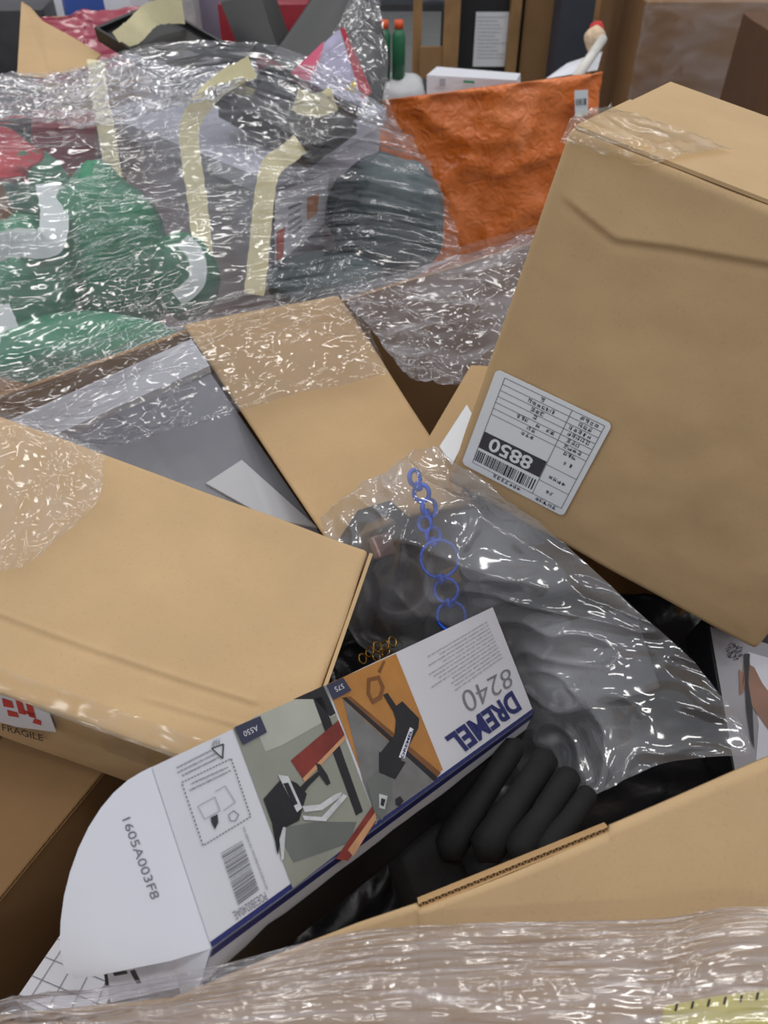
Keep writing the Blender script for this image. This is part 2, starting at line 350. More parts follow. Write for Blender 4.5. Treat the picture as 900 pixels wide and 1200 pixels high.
# deep filling that carries the pile
def filler(x, y, z0, dx, dy, dz, rz, mat, name, label, catg, seed, group=None):
    A = [Vector((math.cos(rz), math.sin(rz), 0)), Vector((-math.sin(rz), math.cos(rz), 0)), Vector((0, 0, 1))]
    return rbox((x, y, z0 + dz / 2), A, (dx, dy, dz), .004, 6, .001, seed).mk(name, mat, None, True, label=label, cat=catg, group=group)
filler(-.26, .42, .015, .50, .56, .72, .3, CBD, 'carton', 'large brown carton at the bottom of the bin below the tilted left carton', 'box', 3)
filler(.34, .72, .015, .52, .56, .86, .55, CBD, 'carton', 'large brown carton at the bottom of the bin below the carton numbered 8850', 'box', 4)
filler(.44, .86, .878, .24, .24, .215, .5, CBD, 'carton', 'small brown carton propping up the carton numbered 8850', 'box', 6)
# ------------------------------------------------------------------ big right carton with shipping label
AA = axes([[0.83539, 0.20664, -0.50934], [-0.51197, -0.0447, -0.85784], [-0.20003, 0.9774, 0.06845]]); AC = Vector((0.3556, 0.7572, 1.3344)); AD = (0.3805, 0.3997, 0.3201)
cA = empty('shipping_carton', AC - Vector((0, 0, .27)), 'large tan carton with white shipping label numbered 8850 on its side', 'box')
def local(C, A, p): p = p - C; return Vector((p.dot(A[0]), p.dot(A[1]), p.dot(A[2])))
def path(C, A, D, pts):
    pl = Plane(C + A[2] * (D[2] / 2), A[2]); return [local(C, A, pl.on(*p)) for p in pts]
def pathd(P, L):
    """signed offset of P above a polyline running along local x, and a fade at its ends"""
    if P.x < L[0].x or P.x > L[-1].x: return None, 0
    for a, b in zip(L, L[1:]):
        if a.x <= P.x <= b.x:
            y = a.y + (b.y - a.y) * (P.x - a.x) / (b.x - a.x); return P.y - y, min(1, (P.x - L[0].x) / .02, 1)
AL = path(AC, AA, AD, [(656, 226), (690, 254), (722, 279), (780, 286), (900, 306), (1010, 330)])
def crease(P):
    if P.z > AD[2] / 2 - .006:
        dd, k = pathd(P, AL)
        if dd is not None:
            if dd >= 0: P.z += k * .0030 * math.exp(-dd / .02)
            else: P.z += k * (.0030 * max(0, 1 + dd / .0035) - .0012 * math.exp(-((dd + .006) / .005) ** 2))
    return P
rbox(AC, AA, AD, .006, 150, .0022, 1, crease).mk('carton_body', CB, cA, True)
def apt(x, y, z): return AC + AA[0] * x + AA[1] * y + AA[2] * z
hx, hy, hz = AD[0] / 2, AD[1] / 2, AD[2] / 2
for z0, z1 in ((-hz + .002, -.0015), (.0015, hz - .003)):
    MB().hexa([apt(-hx + .004, hy + .0005, z1), apt(hx - .004, hy + .0005, z1), apt(hx - .004, hy + .0005, z0), apt(-hx + .004, hy + .0005, z0)],
              [apt(-hx + .004, hy + .0035, z1), apt(hx - .004, hy + .0035, z1), apt(hx - .004, hy + .0055, z0), apt(-hx + .004, hy + .0055, z0)]).mk('top_flap', CB2, cA)
TAPEC = film('clear_tape', 0.16, (.97, .94, .86), (.75, .7, .6), su=40, sv=40, bump=.6, gl=1.0, fine=40, rough=.18, patch=20)
sheet([[apt(-hx + .004, hy + .007, hz - .09), apt(-hx + .06, hy + .0075, hz - .09), apt(-hx + .12, hy + .007, hz - .10)],
       [apt(-hx + .0, hy + .007, hz - .04), apt(-hx + .06, hy + .008, hz - .04), apt(-hx + .10, hy + .007, hz - .04)],
       [apt(-hx - .002, hy + .005, hz - .004), apt(-hx + .05, hy + .006, hz - .002), apt(-hx + .09, hy + .005, hz - .004)],
       [apt(-hx - .002, hy - .012, hz + .003), apt(-hx + .04, hy - .008, hz + .004), apt(-hx + .07, hy - .006, hz + .003)]], 30, 24,
      lambda u, v, p: ridge(u, v, 3, 40, 40, .003)).mk('clear_tape', TAPEC, cA, True)
LP = Plane(apt(0, 0, hz + .0022), AA[2])
lq = [LP.on(582, 432), LP.on(718, 497), LP.on(660, 605), LP.on(541, 543)]   # picture TL TR BR BL
def lab(s, t, lift=0.0): return (lq[0] * (1 - s) + lq[1] * s) * (1 - t) + (lq[3] * (1 - s) + lq[2] * s) * t + AA[2] * lift
def rrect(fn, r=.06, n=5):
    out = []
    for cx, cy, a0 in ((1 - r, 1 - r, 0), (r, 1 - r, 90), (r, r, 180), (1 - r, r, 270)):
        for i in range(n + 1):
            a = R(a0 + 90 * i / n); out.append(fn(cx + r * math.cos(a), cy + r * math.sin(a)))
    return out
lp = rrect(lab, .045); m = MB(); k = len(lp); m.add(lp + [p + AA[2] * .0005 for p in lp], [tuple(range(k, 2 * k))] + [(i, (i + 1) % k, (i + 1) % k + k, i + k) for i in range(k)])
LB = m.mk('shipping_label', PAPER, cA); tag(LB, 'white rounded shipping label with barcode and number')
LZ = .0009
def lquad(s0, t0, s1, t1, lift=LZ):  # upside-down reading order: reading TL = picture bottom right
    return [lab(s1, t1, lift), lab(s0, t1, lift), lab(s0, t0, lift), lab(s1, t0, lift)]
MB().poly([lab(s, t, .0007) for s, t in ((.09, .585), (.675, .575), (.675, .75), (.09, .76))]).mk('number_band', SLATE if False else plain('band_ink', srgb(62, 62, 68), .5, .05, 50, 0), LB)
text('number', '8850', lquad(.17, .60, .57, .735, .0012), PAPER, LB, .022)
barcode(lquad(.095, .785, .66, .90), 34, 5).mk('barcode', INK, LB)
rc = []
def ln(s0, t0, s1, t1, th=.004): rc.append((s0 - th if s0 == s1 else s0, t0 - th if t0 == t1 else t0, s1 + th if s0 == s1 else s1, t1 + th if t0 == t1 else t1))
TH = .0028
for t_ in (.04, .10, .16, .22, .28, .34, .40): ln(.09, t_, .955, t_, TH)
for t_ in (.60, .77): ln(.68, t_, .955, t_, TH)
ln(.09, .93, .955, .93, TH); ln(.09, .04, .09, .93, TH); ln(.955, .04, .955, .93, TH); ln(.68, .04, .68, .93, TH)
m = MB()
for a in rc: m.poly([lab(a[0], a[1], LZ), lab(a[2], a[1], LZ), lab(a[2], a[3], LZ), lab(a[0], a[3], LZ)])
m.mk('table_lines', GREYINK, LB)
rn = random.Random(4); m = MB()
def glyphs(s, t, n, h=.042):
    for i in range(n):
        x = s + i * h * .95
        for j in range(5):
            if rn.random() < .5: a, b, c_, d = x + rn.uniform(0, .3) * h, t + j * h * .19, x + h * .8, t + j * h * .19 + h * .1
            else: xx = x + rn.random() * h * .7; a, b, c_, d = xx, t + rn.uniform(0, .3) * h, xx + h * .1, t + h * .85
            m.poly([lab(a, b, LZ), lab(c_, b, LZ), lab(c_, d, LZ), lab(a, d, LZ)])
for s, t, n in ((.42, .05, 1), (.33, .11, 6), (.38, .17, 3), (.42, .225, 1), (.29, .285, 3), (.47, .285, 1), (.56, .285, 2), (.41, .345, 2), (.38, .41, 3), (.76, .05, 4), (.77, .11, 3), (.71, .17, 5), (.72, .225, 5), (.74, .285, 3), (.74, .345, 4), (.76, .405, 3), (.80, .49, 2), (.74, .68, 4), (.77, .83, 2), (.72, .94, 5), (.30, .935, 7)): glyphs(s, t, n)
m.mk('printed_text', INK, LB)
# ------------------------------------------------------------------ left carton
BA = axes([[0.93804, 0.27274, 0.21376], [-0.20221, 0.93177, -0.30151], [-0.28141, 0.23961, 0.92919]]); BC = Vector((-0.3333, 0.5316, 1.199)); BD = (0.57, 0.2442, 0.175)
cB = empty('taped_carton', BC - Vector((0, 0, .17)), 'long tan carton with FRAGILE tape along its edge, tilted on the left of the bin', 'box')
BL1 = path(BC, BA, BD, [(-60, 700), (0, 719), (120, 764), (220, 797), (300, 822)]); BL2 = path(BC, BA, BD, [(160, 814), (230, 835), (292, 852)])
def creaseB(P):
    if P.z > BD[2] / 2 - .006:
        for L_, am in ((BL1, .0016), (BL2, .0009)):
            dd, k = pathd(P, L_)
            if dd is not None: P.z += k * am * (math.exp(-(dd / .0022) ** 2) - .8 * math.exp(-((dd + .005) / .003) ** 2))
    return P
rbox(BC, BA, BD, .005, 150, .0018, 9, creaseB).mk('carton_body', CB, cB, True)
bx, by, bz = BD[0] / 2, BD[1] / 2, BD[2] / 2
def bpt(x, y, z): return BC + BA[0] * x + BA[1] * y + BA[2] * z
# glued liner lip on the right end
MB().hexa([bpt(bx + .0005, -by + .004, -bz + .004), bpt(bx + .003, -by + .004, -bz + .004), bpt(bx + .003, by - .004, -bz + .004), bpt(bx + .0005, by - .004, -bz + .004)],
          [bpt(bx + .0005, -by + .004, bz - .001), bpt(bx + .004, -by + .004, bz - .001), bpt(bx + .004, by - .002, bz - .001), bpt(bx + .0005, by - .002, bz - .001)]).mk('end_flap', CB2, cB)
rows = [[bpt(-bx + i * .07, -by + .018, bz + .0025) for i in range(9)], [bpt(-bx + i * .07, -by - .001, bz + .002) for i in range(9)], [bpt(-bx + i * .07, -by - .0025, bz - .004) for i in range(9)], [bpt(-bx + i * .07, -by - .003, bz - .06) for i in range(9)]]
sheet(rows, 60, 14, lambda u, v, p: .0006 * N3(u * 60, v * 60, 1)).mk('packing_tape', TAPEC, cB, True)
SIDE = Plane(bpt(0, -by - .0035, 0), -BA[1])
REDI = plain('red_ink', srgb(196, 40, 52), .4, .05, 40, 0)
PT = MB().poly([SIDE.on(*p, .0006) for p in ((-30, 805), (12, 818), (58, 836), (66, 858), (20, 852), (-30, 838))]).mk('printed_tape', WHITE, cB)
tag(PT, 'strip of white tape with red print')
m = MB()
for q in ([(2, 818), (14, 822), (16, 830), (4, 828)], [(8, 832), (20, 835), (22, 841), (10, 839)], [(18, 820), (26, 823), (30, 838), (22, 836)], [(30, 824), (38, 827), (42, 842), (34, 840)], [(27, 832), (40, 836), (40, 839), (28, 836)], [(40, 842), (48, 845), (48, 850), (38, 847)]):
    m.poly([SIDE.on(*p, .001) for p in q])
m.mk('red_print', REDI, PT)
text('lettering', 'FRAGILE', [SIDE.on(2, 848, .001), SIDE.on(50, 861, .001), SIDE.on(51, 869, .001), SIDE.on(3, 856, .001)], INK, cB, .015)
# loose film clinging to the far left corner of that carton
FILMD = film('creased_film', 0.10, su=70, sv=26, bump=1.0, gl=1.1, fine=22, rough=.11, dist=.005, patch=26, wf=1.0, thr=(.5, .74))
rows = [[U(-60, 462, .75), U(20, 490, .742), U(80, 512, .74), U(124, 532, .738)], [U(-60, 560, .705), U(20, 565, .703), U(70, 580, .702), U(112, 592, .702)], [U(-60, 690, .645), U(-10, 670, .655), U(25, 665, .658), U(45, 650, .665)]]
sheet(rows, 70, 60, lambda u, v, p: ridge(u, v, 8, 22, 22, .004) - .001).mk('film_scrap', FILMD, None, True, label='creased clear film clinging to the corner of the long tan carton', cat='plastic film')
# ------------------------------------------------------------------ open brown carton, lower left
EP1, EP2 = Uz(142, 882, 1.035), Uz(0, 1055, 1.035); eu = (EP2 - EP1).normalized(); ev = Vector((eu.y, -eu.x, 0)); EP3 = EP1 + eu * .34
ec = [EP1, EP3, EP3 + ev * .25, EP1 + ev * .25]
ET = empty('brown_carton', (sum((p.x for p in ec)) / 4, sum((p.y for p in ec)) / 4, .80), 'brown carton with shade put into its colour, lying under the long tan carton, beside the white end flap', 'box')
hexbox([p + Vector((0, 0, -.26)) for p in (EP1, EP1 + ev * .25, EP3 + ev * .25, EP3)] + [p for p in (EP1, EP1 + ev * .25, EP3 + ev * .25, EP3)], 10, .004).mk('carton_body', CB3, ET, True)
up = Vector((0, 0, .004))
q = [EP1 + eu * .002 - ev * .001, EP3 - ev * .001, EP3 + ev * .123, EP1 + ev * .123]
MB().hexa([p + Vector((0, 0, .001)) for p in q][::-1], [p + up + (Vector((0, 0, .003)) if i < 2 else Vector()) for i, p in enumerate(q)][::-1]).mk('top_flap', CB3, ET)  # flaps in darker brown board, painting in the shade of the carton above
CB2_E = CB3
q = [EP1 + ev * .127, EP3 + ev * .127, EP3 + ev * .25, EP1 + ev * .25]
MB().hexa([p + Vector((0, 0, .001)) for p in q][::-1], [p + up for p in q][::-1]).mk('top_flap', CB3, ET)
flutes(EP1 - ev * .0015 + Vector((0, 0, .001)), EP3 - ev * .0015 + Vector((0, 0, .001)), Vector((0, 0, .005)), ev * .004, 52, .0004, 'corrugated_edge', ET)
# ------------------------------------------------------------------ rotary tool box
DAx = axes([[0.62043, -0.35194, 0.70086], [0.68412, 0.67982, -0.26424], [-0.38346, 0.64342, 0.66255]]); DC = Vector((-0.032, 0.3889, 1.1605)); DD = (0.4205, 0.1149, 0.1)
def dpt(x, y): return DC + DAx[0] * (x * DD[0] / 2) + DAx[1] * (y * DD[1] / 2) + DAx[2] * (DD[2] / 2)
dTL, dTR, dBR, dBL = dpt(-1, 1), dpt(1, 1), dpt(1, -1), dpt(-1, -1)
back = -DAx[2] * .055 - DAx[1] * .050
DR = empty('tool_box', (0.0, .38, 1.05), 'long white printed box of a rotary tool with its rounded end flap open', 'box')
DARKP = plain('dark_print', srgb(34, 33, 36), .35, .3, 25, 0)
hexbox([dBL + back, dBR + back, dTR + back * .8, dTL + back * .8, dBL, dBR, dTR, dTL], 10, .0008).mk('box_body', WHITE, DR, False)
DP = Plane(dTL, DAx[2]); DP.o = DP.o + DP.n * .0012
def dq(*pts, lift=0.0): return [DP.on(x, y, lift) for x, y in pts]
def dpoly(name, pts, mat, parent, lift): return MB().poly(dq(*pts, lift=lift)).mk(name, mat, parent)
panel = MB().poly([p + DP.n * .0014 for p in (dTL, dTR, dBR, dBL)]).mk('front_panel', PRINT, DR)
# underside: pale strip and dark picture
bn = (dBR - dBL).cross(back).normalized(); bn = bn if bn.dot(CO - dBL) > 0 else -bn
def bot(x, y, l=.0015): return dBL.lerp(dBR, x) + back * y + bn * l
US = MB().poly([bot(.0, .0), bot(1, 0), bot(1, 1), bot(0, 1)]).mk('underside', PRINT, DR)
rn = random.Random(2); jag = [(i / 24, .27 + .05 * rn.random() + (.10 if i < 3 else 0)) for i in range(25)]
MB().poly([bot(.01, .99, .002), bot(.99, .99, .002)] + [bot(x, y, .002) for x, y in reversed(jag)]).mk('dark_print', DARKP, US)
# blue stripe
MB().poly([p + DP.n * .0018 for p in (dBL, dBR, dBR.lerp(dTR, .03), dBL.lerp(dTL, .03))]).mk('blue_stripe', NAVY, panel)
MB().poly([bot(0, -.01, .0021), bot(1, -.01, .0021), bot(1, .10, .0021), bot(0, .10, .0021)]).mk('blue_stripe', NAVY, US)
PH1 = plain('photo_grey_green', srgb(138, 140, 130), .3, .12, 14, 0); PH1B = plain('photo_pale', srgb(168, 170, 160), .3, .08, 20, 0); PH1D = plain('photo_grey', srgb(104, 108, 106), .3, .1, 20, 0)
REDW = plain('photo_red_wood', srgb(122, 48, 40), .3, .25, 60, 0); TANW = plain('photo_tan', srgb(190, 142, 104), .3, .15, 40, 0); PBLK = plain('photo_black', srgb(34, 34, 38), .3, .2, 60, 0)
SILV = plain('photo_silver', srgb(190, 192, 196), .3, .2, 80, 0); ORW = plain('photo_orange_wood', srgb(172, 120, 62), .3, .15, 30, 0); BRW = plain('photo_brown_wood', srgb(120, 78, 44), .3, .2, 50, 0); GRF = plain('photo_floor', srgb(112, 112, 112), .3, .15, 60, 0)
def z2(x, y): return (270 + x / 2.432, 700 + y / 2.432)
def zz(*p): return [z2(*a) for a in p]
P1 = dpoly('printed_picture', [(273, 853), (381, 803), (442, 964), (343, 1041)], PH1, panel, .0008); tag(P1, 'printed picture of a grinding attachment on red wood')
for k, (pts, mt, l) in enumerate([
    (zz((60, 345), (265, 255), (300, 335), (150, 420), (100, 440)), PH1B, 2), (zz((130, 660), (240, 640), (360, 640), (340, 700), (180, 756)), PH1D, 2),
    (zz((180, 290), (265, 252), (300, 330), (285, 340), (240, 290)), PBLK, 3), (zz((236, 290), (262, 283), (378, 610), (358, 622)), PBLK, 3),
    (zz((172, 465), (308, 350), (326, 392), (206, 516)), REDW, 4), (zz((206, 516), (326, 392), (330, 402), (212, 526)), TANW, 5),
    (zz((300, 745), (408, 590), (415, 640), (335, 752)), REDW, 4), (zz((335, 720), (413, 612), (416, 632), (350, 738)), TANW, 5),
    (zz((94, 575), (150, 512), (190, 530), (218, 560), (196, 636), (150, 660), (135, 735), (118, 640)), PBLK, 6),
    (zz((135, 505), (165, 510), (205, 600), (190, 612)), SILV, 7), (zz((150, 530), (165, 528), (192, 588), (180, 594)), PBLK, 8),
    (zz((195, 545), (215, 525), (250, 495), (256, 505), (222, 540), (208, 560)), PBLK, 7), (zz((243, 472), (256, 476), (276, 505), (286, 530), (276, 536), (258, 512)), PBLK, 8),
    (zz((205, 595), (255, 590), (300, 560), (318, 555), (312, 570), (262, 606), (212, 612)), SILV, 8), (zz((205, 622), (260, 626), (322, 560), (334, 566), (272, 638), (210, 634)), SILV, 8),
    (zz((140, 690), (150, 655), (158, 655), (152, 745), (146, 750)), SILV, 8)]):
    dpoly('printed_shape', pts, mt, P1, .0008 + l * .00012)
dpoly('printed_badge', [(275, 852), (305, 839), (313, 858), (285, 873)], SLATE, P1, .0022)
text('lettering', 'A550', dq((303.5, 855.5), (287, 863.5), (284.5, 857.5), (301, 849.5), lift=.0026), PRINT, P1)
P2 = dpoly('printed_picture', [(383, 802), (464, 766), (519, 902), (445, 961)], ORW, panel, .0008); tag(P2, 'printed picture of a black rotary tool on orange wood')
for pts, mt, l in [
    (zz((322, 292), (440, 400), (582, 524), (420, 638), (380, 530)), GRF, 2), (zz((318, 286), (330, 284), (590, 512), (580, 524)), PBLK, 3), (zz((330, 284), (342, 282), (600, 500), (590, 512)), BRW, 3),
    (zz((390, 230), (425, 222), (440, 255), (432, 290), (405, 305), (388, 275)), BRW, 3), (zz((400, 240), (420, 236), (428, 258), (422, 280), (406, 290), (398, 270)), ORW, 4), (zz((420, 210), (436, 180), (442, 182), (428, 216)), BRW, 4),
    (zz((436, 278), (448, 272), (475, 312), (462, 322)), PBLK, 5), (zz((462, 318), (490, 296), (538, 345), (536, 372), (500, 440), (470, 490), (424, 470), (430, 440), (468, 392), (472, 350)), PBLK, 5),
    (zz((424, 440), (500, 470), (470, 518), (424, 500)), PBLK, 6), (zz((388, 528), (424, 494), (462, 520), (460, 570), (432, 636), (410, 610)), PH1D, 6),
    (zz((512, 370), (522, 376), (496, 460), (480, 456)), WHITE, 8), (zz((424, 560), (448, 566), (440, 604), (424, 600)), SILV, 8), (zz((430, 572), (442, 576), (437, 596), (428, 592)), PBLK, 9),
    (zz((470, 575), (484, 566), (494, 580), (482, 596), (472, 592)), PBLK, 6)]:
    dpoly('printed_shape', pts, mt, P2, .0008 + l * .00012)
text('lettering', 'DREMEL', dq(z2(486, 455), z2(513, 376), z2(520, 379), z2(493, 458), lift=.0022), NAVY, P2, .02)
dpoly('printed_badge', [(382, 803), (402, 794), (412, 809), (391, 820)], SLATE, P2, .0022)
text('lettering', '575', dq((404, 806), (394, 811), (391.5, 805.5), (401.5, 801), lift=.0026), PRINT, P2)
# white title end
text('brand_lettering', 'DREMEL', dq((612, 831), (539, 886), (521, 864), (600, 809), lift=.0012), NAVY, panel, .035)
text('model_number', '8240', dq((602, 803), (549, 836), (539, 812), (597, 782), lift=.0012), GREYINK, panel, -.012)
greek(dq((590, 772), (513, 826), (493, 772), (570, 727), lift=.0012), 12, 7, .42, .3).mk('small_print', FAINT, panel)
# left label end
greek(dq((262, 888), (206, 916), (203, 899), (244, 878), lift=.0012), 3, 9, .5, .2).mk('small_print', GREYINK, panel)
def dline(pts, wd, mat, name, parent=panel, lift=.0013, closed=False):
    m = MB(); pts = pts + pts[:1] if closed else pts
    for a, b in zip(pts, pts[1:]):
        dx, dy = b[0] - a[0], b[1] - a[1]; L = math.hypot(dx, dy) or 1; nx, ny = -dy / L * wd / 2, dx / L * wd / 2
        m.poly(dq((a[0] + nx, a[1] + ny), (b[0] + nx, b[1] + ny), (b[0] - nx, b[1] - ny), (a[0] - nx, a[1] - ny), lift=lift))
    return m.mk(name, mat, parent)
dline([(248, 877), (262, 872), (261, 889)], 1.6, INK, 'recycling_mark', closed=True)
text('lettering', 'PAP', dq((258, 872), (249, 875), (248, 868), (257, 865), lift=.0013), GREYINK, panel)
def dashed(a, b, n): return [[(a[0] + (b[0] - a[0]) * i / n, a[1] + (b[1] - a[1]) * i / n), (a[0] + (b[0] - a[0]) * (i + .6) / n, a[1] + (b[1] - a[1]) * (i + .6) / n)] for i in range(n)]
m = MB()
for a, b in (((213, 917), (271, 889)), ((271, 889), (294, 957)), ((294, 957), (238, 991)), ((238, 991), (213, 917))):
    for s, e in dashed(a, b, 16):
        dx, dy = e[0] - s[0], e[1] - s[1]; L = math.hypot(dx, dy); nx, ny = -dy / L * .8, dx / L * .8
        m.poly(dq((s[0] + nx, s[1] + ny), (e[0] + nx, e[1] + ny), (e[0] - nx, e[1] - ny), (s[0] - nx, s[1] - ny), lift=.0013))
m.mk('dashed_frame', GREYINK, panel)
greek(dq((272, 905), (222, 930), (218, 918), (266, 897), lift=.0013), 2, 15, .5, .1).mk('small_print', GREYINK, panel)
dline([(232, 945), (252, 934), (258, 950), (240, 960), (232, 945)], 1, FAINT, 'tool_drawing'); dline([(252, 928), (264, 921), (276, 940), (262, 950)], 1, FAINT, 'tool_drawing'); dline([(268, 955), (274, 950), (280, 955), (276, 962), (270, 962)], 1, GREYINK, 'tool_drawing', closed=True)
dpoly('flame_mark', [(247, 958), (255, 954), (256, 964), (252, 972), (248, 964)], INK, panel, .0013)
barcode(dq((259, 1000), (280, 1062), (304, 1044), (284, 985), lift=.0013), 30, 3).mk('barcode', GREYINK, panel)
text('article_number', 'POE3B0240AE', dq((314, 1054), (277, 1078), (272, 1069), (310, 1045), lift=.0013), GREYINK, panel)
greek(dq((287, 968), (317, 1046), (314, 1048), (284, 970), lift=.0013), 1, 33, .8, .1).mk('small_print', FAINT, panel)
# open round end flap
FP = Plane(dTL, (dBL - dTL).cross(U(72, 1085, .525) - dTL))
fo = [(177, 899), (165, 905), (150, 914), (133, 929), (118, 947), (104, 969), (92, 994), (82, 1022), (75, 1050), (71, 1080), (70, 1108), (73, 1128), (79, 1141), (88, 1147), (110, 1144), (150, 1136), (200, 1126), (246, 1112)]
fv = [FP.on(*p) for p in fo]; k = len(fv)
mm = MB().add(fv + [p - FP.n * .0007 for p in fv], [tuple(range(k)), tuple(reversed(range(k, 2 * k)))] + [(i, (i + 1) % k, (i + 1) % k + k, i + k) for i in range(k)])
FLP = mm.mk('end_flap', WHITE, DR)
text('lettering', '1605A003F8', [FP.on(*p, .0006) for p in ((152, 957), (187, 1051), (177, 1055), (143, 961))], GREYINK, FLP)
# tucked inner tab below the flap
TB = Plane(dBL, FP.n)
MB().hexa([U(118, 1128, .545), U(250, 1100, .50), U(252, 1148, .50), U(130, 1175, .53)], [U(118, 1128, .543), U(250, 1100, .498), U(252, 1148, .498), U(130, 1175, .528)]).mk('inner_tab', WHITE, DR)
for q_ in ([(122, 1142), (126, 1141), (128, 1156), (124, 1157)], [(132, 1140), (148, 1137), (150, 1141), (134, 1144)], [(152, 1138), (158, 1136), (166, 1152), (160, 1153)]):
    MB().poly([U(x, y, .515 - (x - 120) * .00022) for x, y in q_]).mk('printed_mark', INK, DR)
# ------------------------------------------------------------------ white carton with grid print, lower left
g0 = [U(18, 1172, .60), U(78, 1085, .66), U(150, 1110, .63), U(110, 1215, .56)]
WB = empty('white_carton', (-.25, .22, 1.0), 'white carton with thin grid print below the white round end flap', 'box')
hexbox([p + Vector((0, 0, -.10)) for p in g0][::-1] + g0[::-1], 4, 0).mk('box_body', WHITE, WB)
gp = [p + Vector((0, 0, .001)) for p in g0]
m = MB()
for x in (.06, .3, .55, .8): m.poly([quadmap(gp, a, b) for a, b in ((x, 0), (x + .009, 0), (x + .009, 1), (x, 1))])
for y in (.1, .35, .6, .85): m.poly([quadmap(gp, a, b) for a, b in ((0, y), (1, y), (1, y + .009), (0, y + .009))])
m.mk('grid_print', GREYINK, WB)
# ------------------------------------------------------------------ dark filling: a black bag, spread wide as added dark fill for the gaps
def blobfn(s, a1, f1, a2=0, f2=1): return lambda u, v, p: a1 * N3(u * f1, v * f1, s) + a2 * N3(u * f2, v * f2, s + 5)
BBAG = plain('black_bag_plastic', srgb(26, 26, 29), .28, .3, 30, .4)
rows = [[U(380, 700, 1.03), U(500, 690, 1.05), U(640, 680, 1.06), U(830, 720, 1.04)], [U(370, 800, .96), U(500, 800, .97), U(650, 800, .99), U(850, 800, .97)],
        [U(340, 960, .82), U(480, 940, .86), U(650, 900, .90), U(860, 880, .88)], [U(300, 1130, .68), U(450, 1090, .73), U(650, 1040, .77), U(900, 960, .76)]]
solid(sheet(rows, 60, 60, lambda u, v, p: ridge(u, v, 2, 9, 9, .012) + .012 * N3(u * 7, v * 7, 1)), (0, .02, -.06)).mk('black_bag', BBAG, None, True, label='crumpled black plastic bag spread as dark fill deep in the bin under the tool box', cat='bag')
# padded glove
GL = empty('padded_glove', U(590, 960, .74) - Vector((0, 0, .03)), 'black padded glove in the dark gap below the tool box', 'glove')
def capsule(a, b, r0, r1, bend=0.0, n=12, seg=14):
    a, b = Vector(a), Vector(b); up = Vector((0, -.3, .95)); pts = []; rs = []
    for i in range(n + 1):
        t = i / n; pts.append(a.lerp(b, t) + up * bend * math.sin(math.pi * t)); e = min(t, 1 - t) * (b - a).length
        rr = r0 + (r1 - r0) * t; rs.append(max(.0015, rr * math.sqrt(max(0, 1 - max(0, 1 - e / rr) ** 2))) * (1 + .06 * math.sin(t * 9)))
    return MB().tube(pts, rs, seg)
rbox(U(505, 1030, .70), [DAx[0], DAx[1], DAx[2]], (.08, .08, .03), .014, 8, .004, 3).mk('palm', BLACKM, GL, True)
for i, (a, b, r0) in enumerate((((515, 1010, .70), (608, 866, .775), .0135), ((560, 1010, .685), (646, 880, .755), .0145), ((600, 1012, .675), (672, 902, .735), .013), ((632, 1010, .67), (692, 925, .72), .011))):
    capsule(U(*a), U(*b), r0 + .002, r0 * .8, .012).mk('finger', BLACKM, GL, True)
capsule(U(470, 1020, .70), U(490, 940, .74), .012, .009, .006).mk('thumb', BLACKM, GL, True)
# ------------------------------------------------------------------ clear bag and what it holds
BAGM = film('grey_poly_bag', 0.30, (.90, .90, .92), (.55, .57, .61), su=10, sv=10, bump=.7, gl=2.0, fine=13, crease=11, rough=.09, dist=.008)
rows = [[U(378, 608, .87), U(420, 573, .87), U(465, 542, .87), U(510, 522, .885)], [U(385, 660, .86), U(440, 620, .84), U(510, 590, .82), U(588, 578, .86)],
        [U(410, 740, .90), U(480, 710, .86), U(560, 670, .82), U(665, 640, .82)], [U(500, 800, .92), U(570, 770, .88), U(640, 730, .81), U(745, 715, .785)],
        [U(590, 880, .86), U(650, 840, .81), U(720, 800, .765), U(832, 795, .75)], [U(640, 965, .76), U(700, 935, .74), U(780, 895, .72), U(886, 888, .70)]]
sheet(rows, 120, 150, lambda u, v, p: ridge(u, v, 6, 9, 9, .010) - .004 + .004 * N3(u * 30, v * 30, 3)).mk('poly_bag', BAGM, None, True, label='large crumpled clear grey plastic bag in the middle of the bin', cat='bag')
BLUEM = plain('blue_anodised', srgb(34, 96, 230), .22, .3, 300, .2, metal=.45)
CH = empty('ring_chain', U(515, 650, .90) - Vector((0, 0, .05)), 'shiny blue chain of rings inside the clear grey bag', 'chain')
for i, (x, y, d, r, tilt) in enumerate(((486, 560, .895, 9, .9), (494, 578, .89, 10, -.6), (503, 596, .885, 11, .8), (498, 614, .88, 9, -.9), (508, 628, .875, 10, .7), (515, 655, .862, 22, .1), (523, 692, .86, 14, -.15), (529, 722, .862, 17, .25))):
    c = U(x, y, d); n = (CO - c).normalized() + Vector((tilt, .2 * tilt, 0)); mm = MB().ring(c, n, r * d / FPX, .0021 if r > 12 else .0028)
    mm.mk('chain_ring', BLUEM, CH, True)
for x, y, d in ((517, 678, .858), (526, 707, .858), (508, 635, .866), (500, 602, .88), (490, 570, .886)):
    mm = MB(); rbox(U(x, y, d), DAx, (.009, .012, .008), .003, 3, 0).mk('chain_clasp', BLUEM, CH, True)
HS = empty('headset', U(440, 680, .95) - Vector((0, 0, .06)), 'dark grey headset with round ear cup and silver band inside the bag', 'headphones')
DG = plain('dark_grey_plastic', srgb(62, 62, 66), .35, .1, 30, .05); SB = plain('rosy_metal', srgb(180, 150, 146), .25, .15, 80, .05, metal=.6)
